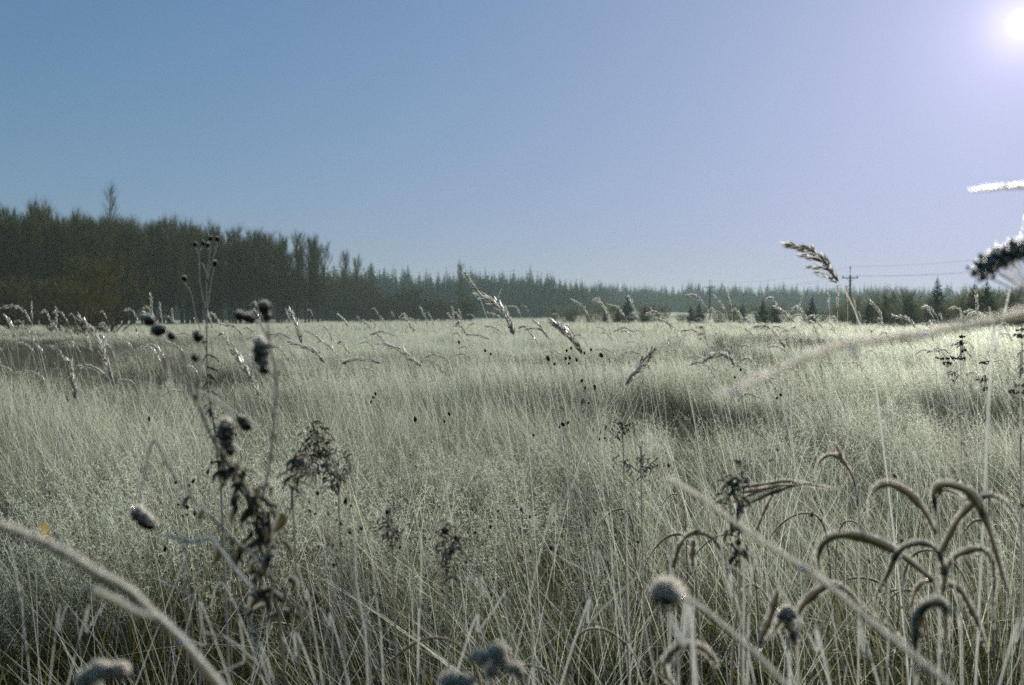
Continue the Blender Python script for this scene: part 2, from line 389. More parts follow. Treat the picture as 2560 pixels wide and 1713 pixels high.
front_p = [tuft(80 + i, n=34, Rr=0.20, h=(0.4, 0.9), wd=(0.0010, 0.0028), panicle=0.0, low=26, leaves=4, lean=0.42, seg=7, fm=0, flecks=False, lowf=0.04, fexp=1.3, root=.08, fk=1.0, mat='straw') for i in range(5)]  # coloured darker than the tufts behind, for a dim foreground
near_p = [tuft(100 + i, n=52, Rr=.20, h=(0.42, 1.0), wd=(.0014, .0040), panicle=0.0, low=34, leaves=6, fm=0, flecks=False, lowf=0.12, bias=(1.7 if i < 4 else .3), lean=.27, droop=0.15, fexp=1.0, root=.10) for i in range(6)] + \
         [tuft(120 + i, n=60, h=(0.5, 0.95), panicle=0.34, lowf=.2, low=26, fm=2, fexp=2.0, leaves=6, lean=0.16) for i in range(3)]
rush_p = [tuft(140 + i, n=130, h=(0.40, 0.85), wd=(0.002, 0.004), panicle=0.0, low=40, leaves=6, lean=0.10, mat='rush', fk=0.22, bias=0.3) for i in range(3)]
far_p = [tuft(160 + i, n=150, Rr=0.5, h=(0.5, 1.0), wd=(0.006, 0.012), panicle=0.3, low=40, leaves=14, seg=3, lean=0.18) for i in range(4)]
vfar_p = [tuft(180 + i, n=200, Rr=1.3, h=(0.5, 1.0), wd=(0.02, 0.04), panicle=0.0, low=60, leaves=30, seg=3, flecks=False) for i in range(3)]
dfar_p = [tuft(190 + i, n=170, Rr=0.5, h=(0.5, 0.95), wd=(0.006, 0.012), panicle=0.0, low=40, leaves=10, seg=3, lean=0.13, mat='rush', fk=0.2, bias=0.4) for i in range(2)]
fan_p = [tuft(220 + i, n=30, Rr=.09, h=(0.62, 1.08), wd=(.0024, .0050), panicle=0.0, low=8, leaves=3, fm=2, flecks=(i % 2 == 0), lowf=0.1, bias=(2.0, 1.4, .6, -.6)[i], lean=.20, droop=0.16, fexp=.7, root=.12, fk=1.25) for i in range(4)]
kinds = near_p + rush_p + far_p + vfar_p + dfar_p + front_p + fan_p
iN, iR, iF, iV, iD, iQ, iX = 0, 9, 12, 16, 19, 21, 26

def vnoise(x, y, sc_, seed):
    """smooth value noise on arrays"""
    g = np.random.default_rng(seed); T = g.uniform(0, 1, (64, 64))
    X, Y = x / sc_, y / sc_; xi, yi = np.floor(X).astype(int), np.floor(Y).astype(int); fx, fy = X - xi, Y - yi
    fx, fy = fx * fx * (3 - 2 * fx), fy * fy * (3 - 2 * fy)
    q = lambda a, b: T[a % 64, b % 64]
    return (q(xi, yi) * (1 - fx) + q(xi + 1, yi) * fx) * (1 - fy) + (q(xi, yi + 1) * (1 - fx) + q(xi + 1, yi + 1) * fx) * fy
def zone(y0, y1, dens, margin):
    half = 0.47
    area = (y1 * y1 - y0 * y0) * half + 2 * margin * (y1 - y0)
    n = int(area * dens * 1.15)
    y = np.sqrt(RNG.uniform(y0 * y0, y1 * y1, n)); x = RNG.uniform(-1, 1, n) * (half * y + margin)
    return x, y
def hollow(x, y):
    """1 in the patches of dark rush and where rush stands in for shade"""
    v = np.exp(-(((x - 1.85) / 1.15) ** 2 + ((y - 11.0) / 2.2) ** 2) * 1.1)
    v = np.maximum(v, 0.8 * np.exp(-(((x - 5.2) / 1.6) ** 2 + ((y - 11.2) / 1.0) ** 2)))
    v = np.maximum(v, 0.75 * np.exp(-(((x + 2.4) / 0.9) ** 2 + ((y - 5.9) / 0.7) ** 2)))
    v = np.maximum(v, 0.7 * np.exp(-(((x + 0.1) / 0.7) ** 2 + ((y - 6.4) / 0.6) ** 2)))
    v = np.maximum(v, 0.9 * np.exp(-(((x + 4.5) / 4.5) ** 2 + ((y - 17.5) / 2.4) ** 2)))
    v = np.maximum(v, 1.0 * np.exp(-(((x / y + .47) / .15) ** 4 + ((y - 33) / 17) ** 4)))  # shade of the stand at far left, put in as dark rush
    v = np.maximum(v, 0.42 / (1 + np.exp((x / y + .20) * 22)) * (y > 11))  # rush added to dull the left of the field, away from the sun
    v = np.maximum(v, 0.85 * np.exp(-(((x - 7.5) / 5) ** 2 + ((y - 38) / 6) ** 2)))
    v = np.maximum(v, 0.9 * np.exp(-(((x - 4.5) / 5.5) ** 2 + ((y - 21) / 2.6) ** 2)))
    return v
PP, RZ, SC, IX = [], [], [], []
def put(x, y, base_scale, kind0, kn, swap0=None, swapn=0, hvar=0.33, dip=0.5, xy=1.0, rot=0.7):
    if kn in (9, 5):
        keep = (vnoise(x + 50, y, .62, 12) * .75 + RNG.uniform(0, .5, len(x))) > .40
        x, y = x[keep], y[keep]
        if np.ndim(base_scale): base_scale = base_scale[keep]
    n = len(x); hol = hollow(x, y)
    patch = vnoise(x, y, 1.1, 5) * 0.6 + vnoise(x, y, 4.0, 6) * 0.4
    hs = base_scale * (1 + hvar * (patch - 0.5) * 2) * RNG.uniform(0.85, 1.12, n) * (1 - dip * hol)
    k = RNG.integers(kind0, kind0 + kn, n)
    if kn == 9:                                            # stands of stiff stems and stands of airy heads
        airy = vnoise(x, y, 1.7, 8) + RNG.normal(0, .08, n) > 0.66
        k = np.where(airy, RNG.integers(kind0 + 6, kind0 + 9, n), RNG.integers(kind0, kind0 + 6, n))
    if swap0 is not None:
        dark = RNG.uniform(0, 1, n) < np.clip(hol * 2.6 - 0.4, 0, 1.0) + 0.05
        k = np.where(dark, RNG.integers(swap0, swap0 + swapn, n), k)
    PP.append(np.stack([x, y, ground_z(x, y)], axis=1)); RZ.append(RNG.normal(0, rot, n)); IX.append(k)
    SC.append(np.stack([np.full(n, xy), np.full(n, xy), hs], axis=1))
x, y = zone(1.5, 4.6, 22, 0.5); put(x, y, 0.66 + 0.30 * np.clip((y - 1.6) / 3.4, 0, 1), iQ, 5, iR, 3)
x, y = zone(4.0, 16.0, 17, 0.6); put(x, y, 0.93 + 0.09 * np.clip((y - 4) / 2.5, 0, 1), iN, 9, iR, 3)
x, y = zone(2.4, 4.5, 2.4, 0.3); put(x, y, 0.86, iX, 4)
x, y = zone(4.5, 13.0, 4.2, 0.5); put(x, y, 0.98, iX, 4, xy=1.1)
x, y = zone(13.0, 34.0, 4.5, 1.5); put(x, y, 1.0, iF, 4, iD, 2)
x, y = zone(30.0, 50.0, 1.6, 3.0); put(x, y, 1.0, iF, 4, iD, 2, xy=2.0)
x, y = zone(44.0, 150.0, 0.55, 6.0); put(x, y, 1.0, iV, 3, None)
x, y = zone(150.0, 420.0, 0.10, 10.0); put(x, y, 1.1, iV, 3, None, xy=1.7)
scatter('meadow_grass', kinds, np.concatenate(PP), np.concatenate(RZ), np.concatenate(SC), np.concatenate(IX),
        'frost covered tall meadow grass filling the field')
# ------------------------------------------------------------------ trees
def bare_tree(seed, H, spread, limbs=46, twigs=2600, stems=1, tw=0.022, up=1.0, start=0.18, mat='twig', point=1.0):
    """trunk mesh and crown mesh of a leafless tree, base at the origin"""
    random.seed(seed); s = Rib(seed); g = s.g; tb = MB()
    bases = []
    for k in range(stems):
        a = random.uniform(0, 6.28); off = Vector((math.cos(a), math.sin(a), 0)) * (0.25 * (stems > 1))
        tip = Vector((random.gauss(0, spread * 0.15) + off.x * 3, random.gauss(0, spread * 0.15) + off.y * 3, H * random.uniform(0.9, 1.0)))
        pts = catmull([off, off * 1.5 + Vector((random.gauss(0, .1), random.gauss(0, .1), H * .4)), tip], 12)
        tb.tube(pts, lambda u: 0.012 * H * (1 - u) ** 0.8 + 0.012, 6, 0.1, 0.0)
        bases.append(pts)
    # limbs
    lb, ld, ll = [], [], []
    for i in range(limbs):
        pts = random.choice(bases); u = start + (0.96 - start) * (i / limbs) ** 0.9
        x = u * 12; k = min(int(x), 11); p = pts[k].lerp(pts[k + 1], x - k)
        a = random.uniform(0, 6.28); lean_ = up * random.uniform(0.7, 1.5)
        ln = spread * (1 - u) ** (0.55 * point) * random.uniform(0.75, 1.15) * 1.5 + 0.3
        d = Vector((math.cos(a), math.sin(a), lean_)).normalized()
        e = p + d * ln + Vector((0, 0, ln * 0.25))
        tb.tube([p, p.lerp(e, .5) - Vector((0, 0, .04 * ln)), e], lambda q: 0.03 * (1 - q) * (1.1 - u) + 0.008, 3, 0.1, 0.0)
        lb.append(p); ld.append(e - p); ll.append(ln)
    lb = np.array([tuple(v) for v in lb]); ld = np.array([tuple(v) for v in ld])
    n = twigs; i = g.integers(0, len(lb), n); f = g.uniform(0.15, 1.05, n)[:, None]
    b = lb[i] + ld[i] * f + g.normal(0, 0.06, (n, 3))
    d = unit(g.normal(size=(n, 3)) * 0.75 + unit(ld[i]) * 0.6 + np.array([0, 0, 0.7 * up]))
    s.add(b, d, g.uniform(0.35, 1.0, n) * (0.35 + 0.06 * H), np.stack([np.zeros(n), np.zeros(n), g.uniform(0, .35, n)], axis=1), tw, 2, (0.0, 0.12), tip=0.35)
    trunk = mesh_np('trunk', tb.v, tb.f, tb.fr, tb.sh, M['bark'] if mat != 'twig_pale' else M['twig_pale'])
    crown = s.mesh('crown', M[mat])
    return trunk, crown
def spruce(seed, H, rad_=None, whorls=26, per=9, nn=34, nw=0.05, ragged=0.2):
    random.seed(seed); s = Rib(seed); g = s.g; tb = MB(); rad_ = rad_ or H * 0.22
    tb.tube([Vector((0, 0, 0)), Vector((0.02 * H * random.gauss(0, .4), 0, H * .6)), Vector((0, 0, H))], lambda u: 0.013 * H * (1 - u) + 0.01, 6, 0, 0)
    B, D, LN = [], [], []
    for i in range(whorls):
        u = 0.06 + 0.92 * (i / whorls) ** 0.95
        for k in range(per):
            a = random.uniform(0, 6.28); ln = rad_ * (1 - u) ** 0.85 * random.uniform(1 - ragged * 1.6, 1 + ragged) + 0.03 * H * (1 - u)
            B.append((0, 0, u * H)); D.append((math.cos(a), math.sin(a), random.uniform(-0.35, 0.05) + 0.5 * u)); LN.append(ln)
    B = np.array(B); D = unit(np.array(D)); LN = np.array(LN)
    s.add(B, D, LN, np.stack([np.zeros(len(B)), np.zeros(len(B)), np.full(len(B), 0.22)], axis=1), 0.03, 2, (0, 0.05))
    n = len(B) * nn; i = np.repeat(np.arange(len(B)), nn); f = g.uniform(0.12, 1.0, n)
    b = B[i] + (D[i] * f[:, None] + np.array([0, 0, .22]) * f[:, None] ** 2) * LN[i][:, None]
    sd = np.cross(D[i], np.array([0, 0, 1.0])) * g.choice([-1, 1], n)[:, None]
    d = unit(D[i] * 0.8 + sd * g.uniform(0.2, 1.2, n)[:, None] + g.normal(0, .25, (n, 3)) + np.array([0, 0, -0.2]))
    s.add(b, d, LN[i] * g.uniform(0.12, 0.34, n) * (1.15 - f * .6), np.zeros((n, 3)), nw, 1, (0.0, 0.15), tip=0.3)
    # leader
    s.add(np.tile([[0, 0, H * .985]], (4, 1)), unit(g.normal(0, .12, (4, 3)) + np.array([0, 0, 1])), H * .05, np.zeros((4, 3)), nw * .6, 1, (0, 0.1))
    return mesh_np('trunk', tb.v, tb.f, tb.fr, tb.sh, M['twig']), s.mesh('crown', M['needle'])
def gz(x, y): return float(ground_z(np.array([x]), np.array([y]))[0])
def plant_tree(name, kinds_, x, y, s_, rz, label, cat='tree', group=None, sxy=1.0):
    e = empty(name, (x, y, gz(x, y) - 0.05), label, cat, group); e.rotation_euler.z = rz; e.scale = (s_ * sxy, s_ * sxy, s_)
    for nm, me in zip(('trunk', 'crown'), kinds_):
        o = bpy.data.objects.new(nm, me); COL.objects.link(o); o.parent = e
    return e
def az(vx): return (vx - 1171.7) / 2343.4 / FOC       # column of a 2343-wide view -> tangent

# the stand of leafless birches on the left: its edge runs away from the viewer
birch = [bare_tree(300 + i, 13.0, 2.2, 56, 3400, 1 + (i % 2), up=1.35, point=0.8) for i in range(6)]
edge = [(-75, 95), (-54.5, 121), (-47, 138), (-41, 150), (-34, 160), (-28.5, 170)]
rt = random.Random(5)
tall = [(250, 130, 1.30), (75, 124, 1.07), (420, 140, 1.02), (180, 126, 1.03)]
tall_l = ['tallest leafless birch rising well above the dark stand on the left', 'thin birch top standing above the stand near the left edge of the view',
          'leafless birch just above the stand behind the small thistle heads', 'slightly raised birch top between the two tallest birches']
thin_birch = bare_tree(307, 13.0, 1.6, 44, 1500, 1, tw=.018, up=1.2, point=0.9)
for (vx, d, s_), lb in zip(tall, tall_l):
    plant_tree('birch_tree', thin_birch if vx == 250 else birch[2], az(vx) * d, d, s_, rt.uniform(0, 6), lb, 'birch', None, 0.75 if vx == 250 else 0.5)
cnt = 0
for i in range(len(edge) - 1):
    (x0, y0), (x1, y1) = edge[i], edge[i + 1]
    Lg = math.hypot(x1 - x0, y1 - y0); nx, ny = -(y1 - y0) / Lg, (x1 - x0) / Lg
    for row in range(6):
        k = max(2, int(Lg / 2.5))
        for j in range(k):
            t_ = (j + rt.uniform(0, 1)) / k; off = row * 3.2 + rt.uniform(-1, 1)
            x_, y_ = x0 + (x1 - x0) * t_ + nx * off, y0 + (y1 - y0) * t_ + ny * off
            hs = (0.98, 1.0, 1.01, 1.03, 1.0)[i] + 0.015 * row + rt.gauss(0, .05) - (0.12 if row == 0 else 0)
            plant_tree('birch_tree', rt.choice(birch), x_, y_, hs, rt.uniform(0, 6.28), 'slim leafless birch packed in the dark olive stand on the left', 'birch', 'birches of the dense stand on the left', 0.95)
            cnt += 1
# separate clumps past the end of the stand
for vx, vy, lb in ((655, 552, 'birch at the left of the separate pair right of the stand'), (680, 545, 'full birch in the separate clump right of the stand'), (715, 548, 'rightmost tall birch closing the dark stand'),
                   (728, 575, 'shorter birch leaning out at the right end of the stand'), (785, 583, 'detached birch with a round top before the conifer ridge'), (812, 600, 'thinner birch right beside the detached round topped one'),
                   (850, 612, 'faint thin birch among the first conifers of the ridge'), (1055, 612, 'small bare tree top poking over the conifer ridge')):
    d = 172 if vx < 740 else (215 if vx < 830 else 260)
    top = (735 - vy) * 0.000384 * d + 1.5
    plant_tree('birch_tree', rt.choice(birch), az(vx) * d, d, top / 13.0, rt.uniform(0, 6), lb, 'birch', None, 0.8 if vx < 830 else 0.6)
# lower brush between stand and ridge
brush = [bare_tree(320 + i, 6.0, 2.6, 60, 2600, 4, tw=0.025, up=0.9, start=0.03, mat='twig', point=0.8) for i in range(3)]
willow = [bare_tree(330 + i, 4.0, 2.0, 70, 4200, 6, tw=0.014, up=0.7, start=0.02, mat='twig_pale', point=0.7) for i in range(3)]
field_willow = [bare_tree(335 + i, 4.0, 2.0, 70, 4200, 6, tw=0.014, up=0.7, start=0.02, mat='twig_willow', point=0.7) for i in range(2)]
for i in range(40):
    vx = 745 + 340 * ((i + rt.random()) / 40) ** 1.3; d = rt.uniform(215, 262)
    hpx = 78 if vx < 850 else (54 if vx < 960 else 34)
    hpx *= rt.uniform(0.7, 1.05)
    plant_tree('brush_tree', rt.choice(brush), az(vx) * d, d, (hpx * .000384 * d + 1.5) / 6.0, rt.uniform(0, 6), 'low leafless brush tree in front of the conifer ridge', 'tree', 'leafless brush trees before the ridge', 1.1)
for vx, d, h_, lb in ((245, 68, 4.4, 'round willow bush with pale fine twigs before the birch stand'), (130, 74, 3.4, 'lower willow bush left of the round one before the stand'),
                      (30, 80, 3.6, 'willow bush at the left edge before the birches'), (195, 62, 3.0, 'small willow bush half hidden by the round one')):
    plant_tree('willow_bush', field_willow[int(d) % 2], az(vx) * d, d, h_ / 4.0, 1.0 + d, lb, 'bush', 'willow bushes before the birch stand')
# dark low shrubs in the field on the right
shr = [(1560, 27, 1.25), (1500, 29, 1.1), (1610, 30, 1.2), (1690, 26, 1.35), (1730, 27, 1.4), (1790, 28, 1.3), (1850, 27, 1.3), (1900, 29, 1.25), (1960, 31, 1.3), (2050, 33, 1.2)]
shl = ['leftmost', 'second', 'third', 'fourth', 'fifth', 'sixth', 'seventh', 'eighth', 'ninth', 'rightmost']
low_w = [bare_tree(340 + i, 1.2, 0.30, 60, 2200, 6, tw=0.006, up=0.8, start=0.02, mat='twig', point=0.6) for i in range(2)]
for i, (vx, d, h_) in enumerate(shr):
    plant_tree('low_shrub', low_w[i % 2], az(vx) * d, d, h_ * 0.5, i * 1.3, '%s of the dark low shrubs in a row beyond the pale grass' % shl[i], 'shrub', 'dark low shrubs in the field')
# small spruces and bare scrub on the right
spr = [spruce(350 + i, 4.0) for i in range(4)]
spl = [(1308, 722, 150), (1345, 735, 150), (1385, 715, 150), (1415, 712, 145), (1437, 682, 150), (1475, 705, 140), (1580, 705, 135), (1600, 698, 140), (1700, 700, 140), (1745, 692, 120), (1772, 692, 125), (1858, 684, 130),
       (1990, 690, 112), (2028, 680, 118), (2045, 672, 125), (2085, 676, 110), (2145, 640, 125), (2230, 652, 98), (2258, 645, 100), (2310, 668, 96), (2336, 690, 92)]
for i, (vx, vy, d) in enumerate(spl):
    top = (735 - vy) * 0.000384 * d + 1.5
    names_ = ['first', 'second', 'third', 'fourth', 'fifth', 'sixth', 'seventh', 'eighth', 'ninth', 'tenth', 'eleventh', 'twelfth', 'thirteenth', 'fourteenth', 'fifteenth', 'sixteenth', 'seventeenth', 'eighteenth', 'nineteenth', 'twentieth', 'last']
    sp_l = {16: 'tall thin topped young spruce standing free on the right', 17: 'left one of the pair of dark broad spruces near the umbel', 18: 'taller right one of the pair of dark broad spruces near the umbel',
            11: 'narrow young spruce just left of the nearer power pole', 4: 'narrow pointed spruce among the plumes left of the farther pole'}.get(i, '%s from the left of the young spruces along the field edge' % names_[i])
    plant_tree('young_spruce', spr[i % 4], az(vx) * d, d, top / 4.0, i * 1.7, sp_l, 'spruce', 'young spruces along the field edge', 1.25)
for i in range(58):
    vx = (1250 + 690 * (i + rt.random()) / 24) if i < 24 else (1900 + 470 * ((i - 24 + rt.random()) / 34) ** .85); d = rt.uniform(135, 190) - (30 if vx > 1950 else 0)
    hpx = rt.uniform(10, 32) if vx < 1940 else rt.choice((rt.uniform(22, 40), rt.uniform(40, 64)))
    plant_tree('scrub_tree', rt.choice(willow), az(vx) * d, d, (hpx * .000384 * d + 1.2) / 4.0, rt.uniform(0, 6), 'leafless pale scrub tree behind the young spruces', 'tree', 'pale scrub trees behind the spruces', 0.9)
# the far conifer wood that closes the field
fp = []
for i in range(5):
    tk, cr = spruce(370 + i, 16.0, (2.6, 3.2, 2.2, 4.2, 3.0)[i], 20, 8, 16, 0.35, 0.3)
    o1, o2 = bpy.data.objects.new('a', tk), bpy.data.objects.new('b', cr)
    fp.append(cr)
nf = 5200
vx = RNG.uniform(-350, 2900, nf); row = RNG.uniform(0, 1, nf)
d0 = np.interp(vx, [-350, 700, 1340, 1440, 2900], [300, 330, 390, 560, 620]); d = d0 + row * 130
x = (vx - 1171.7) / 2343.4 / FOC * d
topv = np.interp(vx, [-350, 700, 760, 860, 930, 1000, 1090, 1180, 1200, 1240, 1340, 1360, 1440, 1560, 1800, 2000, 2300, 2900], [620, 628, 625, 632, 628, 636, 632, 640, 634, 632, 650, 656, 664, 664, 662, 664, 668, 668])
top = (735 - topv) * 0.000384 * d + 1.5
z = ground_z(x, d); hs = (top - z) / 16.0 * RNG.normal(0.96, 0.10, nf) * (0.9 + 0.2 * vnoise(x + 900, d * 0 + 3, 16.0, 21)) * (1 - 0.25 * (1 - row))
RZf = RNG.uniform(0, 6.28, nf); wscale = np.maximum(hs, 0.5)
fo = scatter('conifer_wood', fp, np.stack([x, d, z], axis=1), RZf, np.stack([wscale, wscale, hs], axis=1), RNG.integers(0, 5, nf), 'distant blue green conifer wood along the horizon')
fo['category'] = 'wood'

# ------------------------------------------------------------------ power line
def pole(x, y, H, label, near):
    e = empty('power_pole', (x, y, gz(x, y)), label, 'power pole')
    a = MB(); a.tube([Vector((x, y, 0)), Vector((x, y, H * .5)), Vector((x, y, H))], lambda u: 0.17 - 0.05 * u, 10, 0, 0); a.build('mast', M['pole'], e, True)
    b = MB(); b.tube([Vector((x, y, H)), Vector((x, y, H + 0.95))], 0.035, 6, 0, 0); b.build('top_pin', M['wire'], e)
    c = MB(); zc = H - 0.35
    c.tube([Vector((x - 1.05, y, zc)), Vector((x + 1.05, y, zc))], 0.06, 6, 0, 0)
    c.tube([Vector((x - 0.55, y, zc)), Vector((x, y, zc - .6))], 0.025, 5, 0, 0); c.tube([Vector((x + 0.55, y, zc)), Vector((x, y, zc - .6))], 0.025, 5, 0, 0)
    c.build('crossarm', M['pole'], e)
    for q, zz in ((-0.95, zc), (0.95, zc), (0.0, H + 0.85)):
        m_ = MB(); m_.tube([Vector((x + q, y, zz)), Vector((x + q, y, zz + .14)), Vector((x + q, y, zz + .3))], lambda u: 0.10 - .05 * u, 8, 0, 0); m_.build('insulator', M['porcelain'], e)
    return [Vector((x + q, y, zz + .3)) for q, zz in ((-0.95, zc), (0.95, zc), (0.0, H + 0.85))]
d1, d2 = 150.0, 235.0
h1 = (735 - 638) * .000384 * d1 + 1.5; h2 = (735 - 662) * .000384 * d2 + 1.5
A1 = pole(az(1945) * d1, d1, h1, 'nearer dark wooden power pole with a crossarm on the right', True)
A2 = pole(az(1624) * d2, d2, h2, 'farther small power pole left of the nearer one', False)
dx_, dy_ = (A1[0] - A2[0]).x, (A1[0] - A2[0]).y
A0 = pole(A1[0].x + .95 + dx_, d1 + dy_, h1, 'third wooden power pole carrying the wires on past the right edge', True)
def wires(Pa, Pb, label):
    e = empty('power_line', Pa[0], label, 'power line', None)
    for p, q in zip(Pa, Pb):
        m_ = MB(); pts = [p.lerp(q, i / 24) - Vector((0, 0, 1.0 * 4 * (i / 24) * (1 - i / 24))) for i in range(25)]
        m_.tube(pts, 0.009, 4, 0, 0); m_.build('wire', M['wire'], e)
wires(A2, A1, 'thin sagging wires strung between the two power poles'); wires(A1, A0, 'thin sagging wires leaving the nearer pole to the right')

# ------------------------------------------------------------------ nodding grasses with seed heads
def seed_head(mb, pts, wd, frost=0.7, n=120, below=1.0):
    """dense one-sided panicle along pts (tip first): many short appressed spikelets"""
    m = len(pts)
    for i in range(n):
        u = (i + random.random()) / n; x = u * (m - 1); k = min(int(x), m - 2); p = pts[k].lerp(pts[k + 1], x - k)
        t = (pts[k] - pts[k + 1]).normalized()
        env = math.sin(math.pi * min(1, 0.12 + u * 0.9)) ** 0.6
        off = Vector((random.gauss(0, .6), random.gauss(0, .6), random.gauss(-0.25 * below, .6))) * wd * env * 0.5
        ln = random.uniform(0.008, 0.015) * (wd / 0.012) ** 0.5
        d = (t * 1.6 + off.normalized() * 0.7).normalized()
        q = p + off; sd = d.cross(Vector((random.gauss(0, 1), random.gauss(0, 1), random.gauss(0, 1)))).normalized() * wd * 0.13
        s2 = d.cross(sd).normalized() * wd * 0.13
        b = len(mb.v); mid = q + d * ln * 0.4
        mb.v += [q, mid + sd * 1.5, q + d * ln * 1.5, mid - sd * 1.5]; fr = frost + (0.5 if off.z > 0 else -0.25) + random.uniform(-.2, .2)
        mb.fr += [fr] * 4; mb.sh += [random.random()] * 4; mb.f.append((b, b + 1, b + 2, b + 3))
def plume(tipbase, stem, d, label, wpx=None, group=None, dense=None, sw=0.0008, frost=0.7, branches=()):
    """tipbase: 3-D points tip -> base of the seed head; stem: further points, last continued to the ground"""
    head = catmull(tipbase, 16)
    pts = [head[-1]] + list(stem)
    last = pts[-1]; prev = pts[-2] if len(pts) > 1 else head[-3]
    sl = (last - prev); kx = max(-0.35, min(0.35, sl.x / max(0.02, abs(sl.z)))) if sl.z < 0 else 0.1
    g_ = Vector((last.x + kx * last.z * 0.55, last.y + 0.03, 0.0)); mid = last.lerp(g_, 0.45) + Vector((kx * 0.06, 0, 0))
    pts += [mid, g_]
    e = empty('nodding_reed', g_, label, 'grass plant', group)
    st = MB(); sp = catmull(pts, 22); ln = sum((head[i] - head[i + 1]).length for i in range(16))
    st.tube(sp, lambda u: sw * (0.6 + 0.7 * u), 4, 0.75, 0.25)
    if d < 6: st.needles(sp[:16], int(120 * ln / .2), 0.003, sw, 0.0005, 0.4)
    st.build('stem', M['stem'], e)
    hd = MB(); wd = (wpx if wpx else max(0.007, ln * 0.07)) * 1.15
    seed_head(hd, head, wd, frost, dense or (170 if d < 6 else 90))
    for br in branches:
        seed_head(hd, catmull(br, 10), wd * 0.8, frost, 60)
    hd.tube(head, sw * .8, 3, 0.5, 0.2)
    hd.build('seed_head', M['seed'], e)
    return e
def auto_d(reg, pts, L0):
    k = 0.384; ln = sum(math.hypot(pts[i][0] - pts[i + 1][0], pts[i][1] - pts[i + 1][1]) for i in range(len(pts) - 1)) * k
    return min(11.0, max(2.6, L0 / (ln * 0.4 / 1138)))
BIG = [
 (2, [(1030, 355), (1130, 400), (1200, 470), (1245, 560), (1262, 625)], [(1280, 700), (1320, 900), (1350, 1200)], 3.6, 0.014, 'large straw coloured nodding plume nearest the picture centre, over the far brush'),
 (2, [(1520, 540), (1590, 585), (1660, 660), (1712, 750)], [(1730, 830), (1770, 950), (1800, 1100)], 3.5, 0.013, 'large nodding plume right of the centre one, hanging over the pale field'),
 (2, [(2170, 710), (2110, 790), (2050, 870), (1985, 950)], [(1900, 1050), (1700, 1400)], 3.0, 0.013, 'plume leaning to the right before the dark rush hollow'),
 (2, [(945, 215), (975, 265), (1005, 305), (1025, 345)], [(1060, 430), (1130, 650), (1160, 850), (1200, 1050)], 3.4, 0.005, 'thin tall spikelet stalk crossing the ridge left of the largest central plume'),
 (3, [(260, 1305), (300, 1280), (345, 1262), (395, 1265), (440, 1300), (465, 1345)], [(500, 1440), (520, 1540)], 4.0, 0.011, 'dark nodding plume bent over to the left above the rush hollow'),
 (1, [(520, 1025), (590, 1100), (655, 1200), (690, 1300), (735, 1440)], [(765, 1530)], 3.6, 0.012, 'long upright plume on the left before the willow bush'),
 (1, [(1890, 985), (1925, 1050), (1950, 1130), (1965, 1200)], [(1985, 1400), (2010, 1560)], 4.0, 0.010, 'upright plume right of the near thistle'),
 (1, [(1885, 1185), (1980, 1210), (2060, 1250), (2120, 1330)], [(2180, 1450)], 4.2, 0.010, 'plume lying over to the left just right of the near thistle'),
 (1, [(455, 1310), (470, 1400), (485, 1480), (492, 1560)], [(500, 1640)], 3.4, 0.011, 'pale upright plume at the left below the bushes'),
 (1, [(1520, 1240), (1590, 1340), (1640, 1430), (1690, 1540)], [(1760, 1680)], 3.2, 0.011, 'plume slanting down between the thistle stems'),
]
for reg, a, b, d, wd, lb in BIG:
    plume(R(reg, a, d), R(reg, b, d), d, lb, wd)
